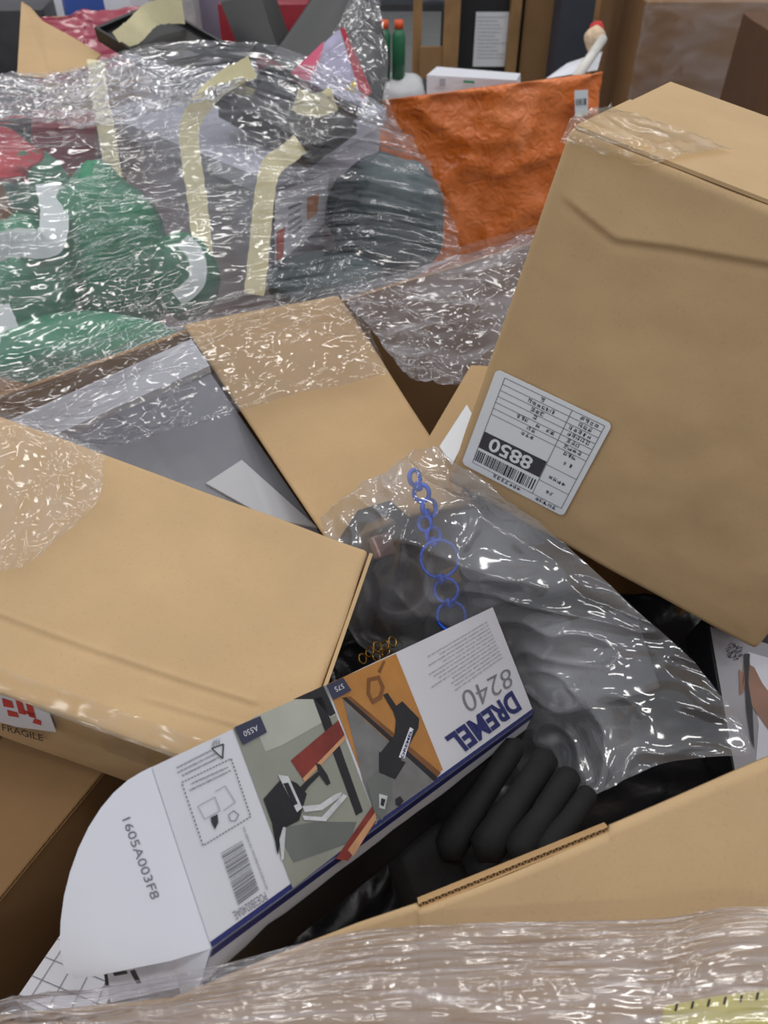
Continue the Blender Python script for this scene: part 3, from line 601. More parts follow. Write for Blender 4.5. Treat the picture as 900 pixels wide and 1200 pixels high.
def disc(c, n, r, h, mat, name, parent, m=28):
    n = Vector(n).normalized(); a = n.orthogonal().normalized(); b = n.cross(a); c = Vector(c); prof = [(0.0, 0), (r * .88, 0), (r, h * .2), (r, h * .8), (r * .9, h), (r * .55, h * 1.02), (r * .5, h * .86), (0.0, h * .86)]
    mm = MB()
    for pr, ph in prof:
        for i in range(m):
            t = 2 * math.pi * i / m; mm.v.append(c + n * ph + (a * math.cos(t) + b * math.sin(t)) * max(pr, 1e-4)); mm.uv.append((0, 0))
    for k in range(len(prof) - 1):
        for i in range(m): mm.f.append((k * m + i, k * m + (i + 1) % m, (k + 1) * m + (i + 1) % m, (k + 1) * m + i))
    return mm.mk(name, mat, parent, True)
disc(U(470, 690, .96), (-.1, -.5, .8), .050, .026, DG, 'ear_cup', HS); disc(U(418, 700, .95), (-.6, -.4, .6), .042, .026, DG, 'ear_cup', HS)
MB().tube([U(400 + 0, 735, .93), U(392, 690, .905), U(402, 640, .895), U(425, 605, .90), U(455, 595, .915), U(478, 615, .93), U(486, 650, .935)], .009, 10).mk('headband', BLACK, HS, True)
rbox(U(448, 640, .90), [DAx[0], DAx[1], DAx[2]], (.035, .028, .012), .004, 5, 0).mk('silver_band', SB, HS, True)
GB = plain('pale_grey_plastic', srgb(112, 115, 121), .5, .06, 20, .03)
def lying(name, px, py, d, dims, ax, mat, label, catg, r=.004):
    return rbox(U(px, py, d), ax, dims, r, 6, .001, px).mk(name, mat, None, True, label=label, cat=catg)
RX = [Vector((.93, .35, -.1)).normalized()]; RX.append((Vector((-.3, .75, .55)) - RX[0] * RX[0].dot(Vector((-.3, .75, .55)))).normalized()); RX.append(RX[0].cross(RX[1]))
lying('grey_case', 690, 775, .925, (.13, .10, .06), RX, GB, 'mid grey plastic case showing through the clear grey bag', 'case')
lying('foam_block', 600, 650, .955, (.13, .12, .05), RX, plain('grey_foam', srgb(84, 86, 92), .8, .1, 120, .2), 'dark grey foam block under the blue ring chain inside the bag', 'foam')
GOLD = plain('gold_metal', srgb(190, 150, 80), .25, .2, 200, .1, metal=.9)
mm = empty('gold_chain', U(440, 765, .87) - Vector((0, 0, .01)), 'thin gold chain at the top edge of the tool box', 'chain')
for i, (x, y) in enumerate(((425, 772), (433, 764), (442, 758), (451, 757), (460, 752), (452, 764), (441, 769))):
    c = U(x, y, .865); MB().ring(c, (CO - c).normalized() + Vector((.7 * (-1) ** i, .3, 0)), .0055, .0011, 16, 6).mk('chain_link', GOLD, mm, True)
# ------------------------------------------------------------------ printed pen box on the right
Q = [U(826, 722, .89), U(1000, 772, .87), U(1000, 975, .77), U(866, 940, .78)]   # TL TR BR BL
nb = (Q[1] - Q[0]).cross(Q[3] - Q[0]).normalized(); nb = nb if nb.dot(CO - Q[0]) > 0 else -nb
PBX = empty('pen_box', (Q[2] + Q[3]) / 2 - nb * .03, 'grey printed box showing a hand with a black pen, under the 8850 carton corner', 'box')
hexbox([p - nb * .06 for p in (Q[3], Q[2], Q[1], Q[0])] + [Q[3], Q[2], Q[1], Q[0]], 4, 0).mk('box_body', BLACK, PBX)
PP = Plane(Q[0] + nb * .001, nb)
FG = MB().poly([PP.on(*p) for p in ((832, 734), (1000, 785), (1000, 960), (866, 930))]).mk('front_print', plain('print_grey', srgb(142, 140, 146), .35, .06, 8, 0), PBX)
def pp(name, pts, mat, l): return MB().poly([PP.on(*p, l) for p in pts]).mk(name, mat, FG)
pp('white_area', [(877, 764), (1000, 800), (1000, 945), (884, 920), (889, 850)], plain('print_white', srgb(196, 196, 206), .35, .03, 8, 0), .0005)
SKIN = plain('print_skin', srgb(132, 96, 78), .35, .15, 40, 0)
pp('printed_hand', [(872, 775), (884, 782), (893, 800), (915, 830), (930, 880), (905, 862), (886, 835), (876, 818), (870, 800)], SKIN, .001); pp('printed_finger', [(866, 784), (872, 790), (871, 812), (867, 815)], SKIN, .001)
pp('printed_pen', [(872, 766), (879, 766), (877, 800), (882, 832), (884, 878), (880, 866), (875, 834), (873, 800)], PBLK, .0015)
mm = MB(); rn = random.Random(8)
for i in range(90):
    a, r = rn.random() * 6.28, 10 * math.sqrt(rn.random()); x, y = 861 + r * math.cos(a), 763 + r * math.sin(a); s = .7
    mm.poly([PP.on(x + dx, y + dy, .001) for dx, dy in ((-s, -s * .5), (s, -s), (s * .6, s), (-s, s * .8))])
mm.mk('printed_rosette', INK, FG)
# ------------------------------------------------------------------ grey lid, loose pieces behind the flap
TG = plain('grey_tote_plastic', srgb(122, 124, 132), .35, .08, 12, .03); TW = plain('pale_tote_plastic', srgb(186, 188, 194), .35, .04, 12, .02)
t4 = [U(10, 505, .86), U(226, 407, 1.015), U(385, 640, .96), U(100, 600, .90)]
TT = empty('grey_tote', (-.28, .82, 1.0), 'grey plastic tote with pale rim beneath the film behind the long tan carton', 'tote')
dn = Vector((0, .04, -.1))
hexbox([p + dn for p in (t4[3], t4[2], t4[1], t4[0])] + [t4[3], t4[2], t4[1], t4[0]], 6, 0).mk('tote_body', TG, TT)
e1 = (t4[3] - t4[0]).normalized(); l0, l1 = t4[0] + Vector((0, 0, .002)), t4[1] + Vector((0, 0, .002))
e2 = (t4[2] - t4[1]).normalized()
MB().hexa([l0 + e1 * .035, l1 + e2 * .045, l1, l0], [p + Vector((0, 0, .010)) for p in (l0 + e1 * .035, l1 + e2 * .045, l1, l0)]).mk('tote_rim', TW, TT)
q4 = [quadmap(t4, .62, .30), quadmap(t4, .86, .42), quadmap(t4, 1.0, .08), quadmap(t4, .80, .10)]
MB().hexa([p + Vector((0, 0, .001)) for p in q4][::-1], [p + Vector((0, 0, .004)) for p in q4][::-1]).mk('pale_lid', TW, TT)
q4 = [U(497, 522, .985), U(552, 428, 1.03), U(590, 430, 1.02), U(540, 580, .95)]
MB().hexa([p + Vector((0, .004, -.004)) for p in q4][::-1], q4[::-1]).mk('cardboard_offcut', CB2, None, label='narrow cardboard offcut standing between the folded flap and the 8850 carton', cat='cardboard')
q4 = [U(515, 523, .965), U(547, 474, .985), U(556, 490, .975), U(530, 545, .95)]
MB().hexa([p + Vector((0, .001, -.001)) for p in q4][::-1], q4[::-1]).mk('paper_slip', PAPER, None, label='white printed paper slip tucked behind the 8850 carton', cat='paper')
# ------------------------------------------------------------------ stretch film round the bin
F1 = film('rim_film', 0.035, (.86, .86, .88), (.72, .72, .76), su=22, sv=75, bump=1.0, gl=1.3, fine=30, rough=.1, dist=.006, patch=18, wf=.8, thr=(.5, .74))
FW = empty('stretch_film', (0, .6, 1.05), 'clear stretch film wrapped round the bin of cartons', 'plastic film')
rows = [[Uz(-60, 481, 1.278), Uz(100, 424, 1.278), Uz(215, 377, 1.282), Uz(310, 358, 1.282), Uz(402, 341, 1.282)],
        [U(-60, 505, .83), U(80, 480, .87), U(215, 420, .985), U(330, 390, 1.035), U(425, 372, 1.07)],
        [U(-20, 512, .79), U(110, 526, .795), U(225, 500, .90), U(340, 465, .965), U(455, 440, 1.005)]]
sheet(rows, 120, 60, lambda u, v, p: ridge(u, v, 5, 14, 30, .004)).mk('rim_film', F1, FW, True)
F1B = film('layered_film', 0.34, (.88, .87, .9), (.50, .48, .52), su=12, sv=50, bump=.7, gl=1.5, fine=30, crease=16, rough=.12, dist=.009)
rows = [[Uz(394, 342, 1.284), Uz(500, 314, 1.284), Uz(640, 270, 1.29)], [U(435, 390, 1.075), U(540, 380, 1.10), U(640, 365, 1.11)], [U(478, 446, 1.035), U(545, 452, 1.05), U(625, 440, 1.05)]]
sheet(rows, 90, 60, lambda u, v, p: ridge(u, v, 15, 14, 22, .006)).mk('layered_film', F1B, FW, True)
# outside skirt of the wrap: down the far wall and along the near wall
rows = [[Vector((p.x, p.y, z)) + Vector((-.012, .02, 0)) for p in (FL, FA, FB, FC, FR)] for z in (1.275, .9, .45, .05)]
sheet(rows, 60, 20, lambda u, v, p: ridge(u, v, 5, 4, 14, .004)).mk('wrap_skirt', FILM, FW, True)
F3 = film('near_film', 0.26, (.88, .87, .9), (.68, .65, .70), su=10, sv=120, bump=1.0, gl=2.8, fine=45, rough=.12, dist=.007, wf=.35, patch=8, thr=(.38, .7))
rows = [[U(-80, 1196, .505), U(120, 1158, .485), U(250, 1133, .463), U(420, 1090, .458), U(600, 1080, .458), U(760, 1075, .460), U(960, 1070, .463)],
        [U(-80, 1215, .49), U(120, 1185, .475), U(250, 1165, .456), U(420, 1140, .452), U(600, 1130, .452), U(760, 1130, .454), U(960, 1120, .456)],
        [U(-80, 1290, .46), U(120, 1270, .452), U(250, 1260, .447), U(420, 1250, .445), U(600, 1250, .445), U(760, 1250, .447), U(960, 1250, .45)],
        [Vector((-.33, .03, 1.0)), Vector((-.2, .05, 1.0)), Vector((-.1, .07, 1.0)), Vector((0, .09, 1.0)), Vector((.1, .11, 1.0)), Vector((.17, .12, 1.0)), Vector((.28, .14, 1.0))]]
for r_, (z_, o_) in zip(rows, ((1.25, 0), (1.20, -.02), (1.12, -.03), (.98, -.03))): r_ += [Vector((.52, .16 + o_, z_ - .03)), Vector((.82, .17 + o_, z_ - .06))]; r_[:0] = [Vector((-.60, .09 + o_, z_ - .09))]
sheet(rows, 260, 60, lambda u, v, p: ridge(u, v, 25, 8, 60, .003)).mk('near_film', F3, FW, True)
YT = plain('yellow_tape', srgb(226, 216, 92), .4, .1, 30, .1)
rows = [[U(778, 1180, .443), U(840, 1168, .443), U(930, 1156, .444)], [U(776, 1215, .438), U(840, 1215, .438), U(930, 1215, .438)]]
YTO = solid(sheet(rows, 24, 6, lambda u, v, p: .003 * N3(u * 40, v * 40, 2)), (0, .0005, -.0005)).mk('yellow_tape', YT, None, True, label='piece of pale yellow tape on the film of the near bin edge', cat='tape')
mm = MB()
for i in range(6):
    x = 792 + i * 19; y = 1176 - i * 2.6; mm.poly([U(x, y, .4375), U(x + 3, y, .4375), U(x + 1, y + 9, .4375), U(x - 2, y + 9, .4375)])
mm.mk('tick_marks', INK, YTO)
# ================================================================== SECOND BIN (wrapped load behind)
B2 = empty('wrapped_bin', (-.55, 1.9, 0), 'second cardboard bulk bin behind, loaded with a taped tote and green bags', 'bulk bin')
c2 = [Vector((-1.35, 1.42, 0)), Vector((-.42, 1.14, 0)), Vector((.10, 1.75, 0)), Vector((-.25, 2.75, 0)), Vector((-1.55, 2.6, 0))]
for a, b in zip(c2, c2[1:] + c2[:1]): wallpanel(a, b, 0, .98, .98).mk('side_panel', CB3, B2)
MB().add([p + Vector((0, 0, .70)) for p in c2], [tuple(range(5))]).mk('inner_liner', CBD, B2)
# grey tote with tape
n_, l_, r_ = Uz(305, 202, 1.32), Uz(128, 132, 1.32), Uz(446, 126, 1.32); k_ = l_ + r_ - n_
TT2 = empty('taped_tote', ((n_ + k_) / 2) - Vector((0, 0, .57)), 'large translucent grey tote with cream masking tape strips on the second bin', 'tote')
TOTE = plain('grey_tote', srgb(182, 184, 198), .35, .05, 6, .02)
dz = Vector((0, 0, .57)); cn = (n_ + k_) / 2
tb = [cn + (p - cn) * .90 - dz for p in (l_, n_, r_, k_)]; tb = [Vector((p.x, p.y, .75)) for p in tb]
hexbox(tb + [l_, n_, r_, k_], 8, .003).mk('tote_body', TOTE, TT2, True)
mm = MB()
for a, b in ((l_, n_), (n_, r_), (r_, k_), (k_, l_)):
    o = ((a + b) / 2 - cn).normalized() * .018; mm.hexa([a + o - Vector((0, 0, .03)), b + o - Vector((0, 0, .03)), b - Vector((0, 0, .03)), a - Vector((0, 0, .03))], [a + o, b + o, b, a])
mm.mk('tote_rim', TOTE, TT2)
MT = plain('masking_tape', srgb(222, 214, 172), .55, .06, 30, .15)
def strip(pts, wd, mat, name, parent=None, th=.0012, **k):
    """tape strip through (px,py,d) points"""
    P = spl([U(*p) for p in pts], len(pts) * 8); m_ = MB(); V = []
    for i, p in enumerate(P):
        t = P[min(i + 1, len(P) - 1)] - P[max(i - 1, 0)]; s_ = t.cross(CO - p).normalized() * wd * (.5 + .05 * N3(i * .7, 1, wd * 99)); V += [p - s_, p + s_]
    nf = (CO - P[0]).normalized() * th
    n2 = len(V); m_.v = V + [v + nf for v in V]; m_.uv = [(0, 0)] * len(m_.v)
    for i in range(len(P) - 1):
        a = 2 * i; m_.f += [(a + n2, a + 1 + n2, a + 3 + n2, a + 2 + n2), (a + 1, a, a + 2, a + 3), (a, a + n2, a + 2 + n2, a + 2), (a + 1, a + 3, a + 3 + n2, a + 1 + n2)]
    m_.f += [(0, 1, 1 + n2, n2), (n2 - 1, n2 - 2, 2 * n2 - 2, 2 * n2 - 1)]
    return m_.mk(name, mat, parent, **k)
strip([(352, 168, 1.43), (338, 180, 1.41), (318, 196, 1.375), (310, 230, 1.375), (304, 290, 1.39), (298, 345, 1.40)], .036, MT, 'masking_tape', TT2)
strip([(296, 78, 1.46), (262, 96, 1.46), (236, 122, 1.455), (222, 150, 1.45), (224, 185, 1.455), (232, 240, 1.47), (238, 300, 1.47)], .036, MT, 'masking_tape', TT2)
strip([(112, 70, 1.74), (116, 110, 1.70), (124, 150, 1.66), (134, 215, 1.66)], .036, MT, 'masking_tape', TT2)
# label on the tote
fc = Plane(n_.lerp(r_, .5) + Vector((0, 0, -.1)), (r_ - n_).cross(tb[1] - n_)); fc.o = fc.o + fc.n * .008
TL_ = MB().poly([fc.on(*p) for p in ((322, 226), (386, 204), (380, 262), (322, 312))]).mk('tote_label', WHITE, TT2); tag(TL_, 'white label with red block and grey text')
MB().poly([fc.on(*p, .001) for p in ((324, 272), (334, 266), (332, 302), (324, 306))]).mk('red_print', plain('label_red', srgb(206, 74, 50), .5, .05, 30, 0), TL_)
MB().poly([fc.on(*p, .001) for p in ((360, 232), (374, 226), (372, 250), (360, 258))]).mk('orange_print', plain('label_orange', srgb(206, 140, 100), .5, .05, 30, 0), TL_)
greek([fc.on(*p, .001) for p in ((338, 240), (356, 233), (354, 268), (338, 282))], 5, 3, .5, .2).mk('small_print', GREYINK, TL_)
# black lids lying on the tote
def lid(name, q, th, label, lipside=True):
    q = [U(*p) for p in q]; c = sum(q, Vector()) / 4; o = empty(name, c - Vector((0, 0, .03)), label, 'lid')
    nn = (q[1] - q[0]).cross(q[3] - q[0]).normalized(); nn = nn if nn.z > 0 else -nn
    order = q if (q[1] - q[0]).cross(q[3] - q[0]).dot(nn) > 0 else q[::-1]
    MB().hexa([p - nn * th for p in order], order).mk('lid_plate', BLACK, o)
    m_ = MB()
    for a, b in zip(order, order[1:] + order[:1]):
        ia, ib = a.lerp(c, .07), b.lerp(c, .07); m_.hexa([a, b, ib, ia], [a + nn * .012, b + nn * .012, ib + nn * .012, ia + nn * .012])
    m_.mk('lid_rim', BLACK, o); return o, order, nn
lid('black_tray', [(256, 132, 1.56), (362, 193, 1.44), (418, 152, 1.56), (310, 96, 1.70)], .008, 'black plastic lid with torn tape patch on top of the taped tote')
lid('black_tray', [(250, 118, 1.545), (366, 176, 1.42), (420, 132, 1.54), (318, 82, 1.67)], .008, 'black plastic lid stacked uppermost on the taped tote')
strip([(346, 116, 1.525), (368, 124, 1.505), (392, 116, 1.53)], .042, MT, 'tape_patch', None, label='torn cream tape patch on the uppermost black lid', cat='tape')
lid('black_tray', [(112, 38, 1.92), (200, 92, 1.80), (286, 68, 1.86), (182, 8, 2.0)], .02, 'black plastic lid under cream tape beside the red box')
strip([(140, 50, 1.87), (158, 36, 1.88), (180, 16, 1.90), (215, 14, 1.92)], .05, MT, 'tape_strip', None, label='cream tape strip wrapped over the black lid beside the red box', cat='tape')
hexbox([U(178, 110, 1.80), U(285, 95, 1.80), U(300, 70, 1.95), U(170, 80, 1.95)] + [U(178, 84, 1.78), U(290, 66, 1.78), U(300, 48, 1.93), U(170, 60, 1.93)], 5, .004).mk('black_tray', BLACK, None, True, label='flat black tray wedged below the tape wrapped black lid', cat='tray')
# green bags
GREEN = plain('green_plastic', srgb(42, 128, 92), .4, .18, 8, .1)
def blob(c, rx, ry, rz, mat, name, label, catg, seed, parent=None, group=None, pleat=0.0):
    c = Vector(c); m_ = MB(); a, b = 40, 26
    for i in range(b + 1):
        th = math.pi * i / b
        for j in range(a):
            ph = 2 * math.pi * j / a; d = Vector((math.sin(th) * math.cos(ph), math.sin(th) * math.sin(ph), math.cos(th)))
            s_ = 1 + .13 * N3(d.x * 1.6 + seed, d.y * 1.6, d.z * 1.6) + .05 * N3(d.x * 5, d.y * 5 + seed, d.z * 5) + pleat * math.sin(ph * 9 + 2 * N3(d.x, d.y, d.z + seed)) * math.sin(th)
            m_.v.append(c + Vector((d.x * rx, d.y * ry, d.z * rz)) * s_); m_.uv.append((0, 0))
    for i in range(b):
        for j in range(a): m_.f.append((i * a + j, (i + 1) * a + j, (i + 1) * a + (j + 1) % a, i * a + (j + 1) % a))
    return m_.mk(name, mat, parent, True, label=label, cat=catg, group=group)
blob(U(132, 305, 1.50), .105, .13, .165, GREEN, 'green_bag', 'largest round green plastic bag at the front of the second bin', 'bag', 1, pleat=.012)
blob(U(40, 335, 1.42), .085, .12, .115, GREEN, 'green_bag', 'pleated green plastic bag with white strap across its top', 'bag', 4, pleat=.03)
blob(U(105, 412, 1.31), .17, .08, .06, GREEN, 'green_bag', 'flat green plastic bag lying lowest against the film', 'bag', 7, pleat=.01)
blob(U(215, 325, 1.50), .065, .07, .09, GREEN, 'green_bag', 'small green plastic bag with white edge beside the taped tote', 'bag', 10, pleat=.02)
blob(U(45, 222, 1.56), .065, .06, .075, GREEN, 'green_bag', 'small green plastic bag under the red cloth', 'bag', 13, pleat=.02)
WS = plain('white_strap', srgb(206, 214, 214), .5, .05, 20, .1)
strip([(-10, 300, 1.30), (20, 285, 1.29), (55, 285, 1.30), (64, 255, 1.34), (56, 215, 1.42)], .045, WS, 'white_strap', None, label='white fabric strap across the pleated green bag', cat='strap')
strip([(-8, 360, 1.27), (2, 385, 1.27), (6, 408, 1.27)], .05, WS, 'white_strap', None, label='white fabric strap end below the pleated green bag', cat='strap')
strip([(214, 282, 1.40), (230, 300, 1.395), (230, 330, 1.395), (208, 350, 1.40)], .03, WS, 'white_strap', None, label='curved white strap round the small green bag by the tote', cat='strap')
RED = plain('red_cloth', srgb(190, 34, 48), .5, .15, 20, .1); DRED = plain('dark_red_plastic', srgb(140, 30, 44), .4, .15, 20, .05)
rows = [[U(-30, 150, 1.56), U(10, 158, 1.54), U(45, 185, 1.52)], [U(-30, 190, 1.50), U(10, 192, 1.48), U(48, 190, 1.51)], [U(-30, 215, 1.48), U(15, 212, 1.47), U(25, 200, 1.49)]]
solid(sheet(rows, 24, 20, lambda u, v, p: ridge(u, v, 2, 12, 30, .012)), (0, .01, -.01)).mk('red_cloth', RED, None, True, label='bright red cloth draped over the green bags', cat='cloth')
hexbox([U(38, 205, 1.72), U(112, 200, 1.72), U(118, 180, 1.95), U(38, 185, 1.95)] + [U(38, 150, 1.66), U(112, 152, 1.66), U(118, 130, 1.9), U(38, 128, 1.9)], 5, .004).mk('red_crate', DRED, None, True, label='dark red plastic crate between the red cloth and the tote', cat='crate')
TEAL = plain('dark_teal_bag', srgb(52, 74, 78), .4, .3, 14, .3)
blob(U(452, 258, 1.68), .125, .12, .13, TEAL, 'teal_bag', 'dark teal bag under the film right of the taped tote', 'bag', 21, pleat=.025)
blob(U(380, 330, 1.56), .12, .1, .05, TEAL, 'teal_bag', 'flat dark teal bag below the tote label', 'bag', 25, pleat=.02)
# top left of the second bin: flap, red lined box
q4 = [U(20, 86, 1.80), U(60, 92, 1.80), U(116, 66, 1.92), U(26, 4, 2.02)]
mm = MB(); ctr = [U(20, 88, 1.80), U(60, 92, 1.80), U(100, 80, 1.86), U(118, 64, 1.93), U(85, 44, 1.97), U(48, 24, 2.0), U(34, 8, 2.02), U(25, 2, 2.03)]
k = len(ctr); mm.add([p for p in ctr] + [p + Vector((.002, .006, -.002)) for p in ctr], [tuple(range(k)), tuple(reversed(range(k, 2 * k)))] + [(i, (i + 1) % k, (i + 1) % k + k, i + k) for i in range(k)])
mm.mk('carton_flap', CB2, None, label='torn pointed cardboard flap standing in front of the red box', cat='cardboard')
RB = empty('red_box', U(110, 55, 2.15) - Vector((0, 0, .2)), 'open carton lined with shiny dark red plastic behind the torn flap', 'box')
rlo, rli = [U(36, 20, 2.25), U(40, 40, 2.1)], None
bk = [U(30, 22, 2.35), U(190, 12, 2.42)]; fr_ = [U(40, 100, 2.02), U(150, 82, 2.05)]
MB().hexa([bk[0] - Vector((0, 0, .4)), bk[1] - Vector((0, 0, .4)), bk[1] + Vector((0, .012, -.4)), bk[0] + Vector((0, .012, -.4))], [bk[0], bk[1], bk[1] + Vector((0, .012, 0)), bk[0] + Vector((0, .012, 0))]).mk('back_panel', CB2, RB)
REDF = plain('red_foil', srgb(150, 46, 66), .18, .15, 10, .3)
rows = [[bk[0] - Vector((0, .012, .0)), (bk[0] + bk[1]) / 2 - Vector((0, .012, .0)), bk[1] - Vector((0, .012, 0))], [U(50, 45, 2.22), U(115, 40, 2.26), U(190, 40, 2.28)], [U(60, 75, 2.08), U(115, 68, 2.10), U(170, 70, 2.12)], [fr_[0], (fr_[0] + fr_[1]) / 2, fr_[1]]]
sheet(rows, 40, 30, lambda u, v, p: ridge(u, v, 12, 8, 8, .014)).mk('red_lining', REDF, RB, True)
# black bucket seat and pink package
BS = empty('bucket_seat', U(400, 90, 1.95) - Vector((0, 0, .12)), 'black moulded plastic seat shell tipped over beside the orange bag', 'seat')
SH = plain('seat_black', srgb(30, 31, 33), .5, .12, 12, .02)
rows = [[U(318, 66, 1.90), U(345, 28, 1.98), U(372, -12, 2.06)], [U(336, 80, 1.82), U(368, 40, 1.90), U(410, -14, 2.0)], [U(372, 108, 1.74), U(402, 58, 1.84), U(440, 6, 1.98)]]
solid(sheet(rows, 24, 24, lambda u, v, p: -.01 * math.sin(v * 12)), (0.004, .012, -.006)).mk('seat_shell', SH, BS, True)
rows = [[U(372, 108, 1.735), U(402, 58, 1.835), U(440, 6, 1.975)], [U(410, 135, 1.74), U(432, 80, 1.83), U(452, 60, 1.96)], [U(440, 150, 1.78), U(448, 100, 1.86), U(454, 72, 1.97)]]
solid(sheet(rows, 20, 20), (0.006, .012, -.004)).mk('seat_side', SH, BS, True)
hexbox([U(280, 55, 2.0), U(330, 75, 1.9), U(345, 60, 2.05), U(290, 40, 2.1)] + [U(258, 2, 2.02), U(305, -8, 2.0), U(318, -20, 2.1), U(270, -20, 2.15)], 5, .004).mk('plastic_board', SH, None, True, label='black plastic panel standing behind the taped tote', cat='panel')
PK = empty('toy_package', U(392, 90, 1.68) - Vector((0, 0, .05)), 'pink and white packaged bag with yellow corner against the black seat', 'package')
PINK = plain('pink_plastic', srgb(206, 92, 122), .3, .1, 20, .1); LAV = plain('lavender_print', srgb(176, 172, 200), .3, .12, 30, .1); YEL = plain('yellow_print', srgb(220, 190, 50), .4, .05, 20, 0); CRIM = plain('crimson_print', srgb(170, 26, 50), .35, .1, 20, .05)
pkp = Plane(U(392, 80, 1.66), Vector((.1, -.75, .65)))
def pk(name, pts, mat, l, th=.01):
    v = [pkp.on(*p, l) for p in pts]; k = len(v)
    return MB().add(v + [p - pkp.n * th for p in v], [tuple(range(k)), tuple(reversed(range(k, 2 * k)))] + [(i, (i + 1) % k, (i + 1) % k + k, i + k) for i in range(k)]).mk(name, mat, PK)
pk('pack_body', [(342, 84), (398, 34), (432, 108), (428, 118), (392, 118), (356, 100)], LAV, 0, .03); pk('pink_side', [(340, 86), (380, 48), (376, 66), (362, 96)], PINK, .002, .004); pk('crimson_side', [(398, 32), (404, 34), (436, 108), (424, 116)], CRIM, .002, .004); pk('yellow_corner', [(404, 104), (416, 94), (418, 108)], YEL, .003, .004)
# film over the second bin
FW2 = empty('stretch_film', (-.6, 1.6, .9), 'clear stretch film wrapped over the second bin and its green bags', 'plastic film')
F2 = film('load_film', 0.06, (.95, .95, .96), (.76, .76, .82), su=7, sv=60, bump=1.0, gl=2.0, fine=34, rough=.13, dist=.018, wf=.45, patch=5)
rows = [[U(-40, 92, 1.70), U(50, 96, 1.70), U(110, 78, 1.70), U(170, 58, 1.70), U(250, 52, 1.72), U(330, 60, 1.72), U(400, 90, 1.62), U(446, 128, 1.62)],
        [U(-40, 150, 1.48), U(50, 150, 1.48), U(120, 140, 1.50), U(190, 120, 1.50), U(270, 110, 1.42), U(340, 130, 1.40), U(400, 140, 1.44), U(482, 165, 1.58)],
        [U(-40, 230, 1.34), U(50, 230, 1.34), U(120, 220, 1.36), U(200, 210, 1.36), U(290, 200, 1.34), U(360, 200, 1.36), U(430, 200, 1.44), U(518, 222, 1.56)],
        [U(-40, 330, 1.22), U(50, 330, 1.23), U(120, 310, 1.28), U(200, 290, 1.31), U(290, 280, 1.32), U(360, 270, 1.37), U(430, 265, 1.46), U(538, 290, 1.54)],
        [U(-40, 470, 1.10), U(40, 450, 1.12), U(120, 430, 1.16), U(200, 400, 1.22), U(290, 370, 1.28), U(360, 360, 1.33), U(430, 350, 1.42), U(545, 345, 1.50)]]
sheet(rows, 170, 120, lambda u, v, p: ridge(u, v, 35, 4, 12, .010) + ridge(u, v, 39, 10, 40, .002) - .004).mk('load_film', F2, FW2, True)
F2C = film('bunched_film', 0.22, (.93, .93, .94), (.78, .78, .84), su=14, sv=40, bump=1.0, gl=2.4, fine=40, crease=24, rough=.13, dist=.012)
rows = [[U(-40, 78, 1.68), U(40, 92, 1.68), U(100, 82, 1.68), U(150, 66, 1.68), U(220, 84, 1.66), U(300, 74, 1.66)], [U(-40, 110, 1.56), U(40, 116, 1.56), U(100, 112, 1.57), U(160, 96, 1.57), U(230, 100, 1.50), U(300, 92, 1.48)], [U(-40, 150, 1.44), U(40, 142, 1.46), U(100, 150, 1.46), U(160, 140, 1.46), U(215, 128, 1.42), U(250, 112, 1.42)]]
sheet(rows, 110, 50, lambda u, v, p: ridge(u, v, 95, 10, 26, .012) - .004).mk('bunched_film', F2C, FW2, True)
F2B = film('clear_sheet', 0.04, (.95, .95, .96), (.8, .8, .85), su=14, sv=14, bump=.8, gl=1.6, fine=24, crease=14, rough=.12, dist=.012)
rows = [[U(418, -14, 1.86), U(432, -8, 1.86), U(444, 6, 1.86)], [U(384, 56, 1.66), U(416, 56, 1.65), U(452, 58, 1.70)], [U(360, 96, 1.60), U(412, 112, 1.575), U(456, 126, 1.62)], [U(425, 150, 1.52), U(450, 160, 1.55), U(478, 172, 1.57)]]
sheet(rows, 60, 50, lambda u, v, p: ridge(u, v, 45, 12, 12, .008)).mk('upper_film', F2B, FW2, True)
# ================================================================== ORANGE BIN
OB = empty('orange_bin', (.35, 2.9, 0), 'bulk bin wrapped in bright orange plastic film', 'bulk bin')
def orange():
    m_, t, out = nt('orange_film'); b = nd(t, 'ShaderNodeBsdfPrincipled', Roughness=.25); tc = nd(t, 'ShaderNodeTexCoord'); nz = nd(t, 'ShaderNodeTexNoise', Scale=7.0, Detail=5.0, Distortion=1.0); t.links.new(tc.outputs['Object'], nz.inputs[0])
    r = ramp(t, [(.32, srgb(200, 100, 30)), (.5, srgb(218, 116, 48)), (.68, srgb(236, 138, 80))]); t.links.new(nz.outputs['Fac'], r.inputs[0]); t.links.new(r.outputs[0], b.inputs['Base Color'])
    n2 = nd(t, 'ShaderNodeTexNoise', Scale=30.0, Detail=1.0, Distortion=1.5); t.links.new(tc.outputs['Object'], n2.inputs[0]); bp = nd(t, 'ShaderNodeBump', Strength=.4, Distance=.02); t.links.new(n2.outputs['Fac'], bp.inputs['Height']); t.links.new(bp.outputs[0], b.inputs['Normal'])
    t.links.new(b.outputs[0], out.inputs[0]); return m_
ORM = orange()
oa, ob = Uz(440, 118, 1.255), Uz(706, 84, 1.30); dv = (ob - oa); pv = Vector((-dv.y, dv.x, 0)).normalized() * .62
def orow(z, bulge): return [Vector((oa.x, oa.y, z + (oa.z - 1.26))) - pv * bulge * .3, oa.lerp(ob, .33) * 1 + Vector((0, 0, z - 1.26)) - pv * bulge, oa.lerp(ob, .66) + Vector((0, 0, z - 1.26)) - pv * bulge, Vector((ob.x, ob.y, z + ob.z - 1.26)) - pv * bulge * .3]
rows = [orow(1.26, 0), orow(1.1, .03), orow(.85, .04), orow(.4, .05), orow(.02, .05)]
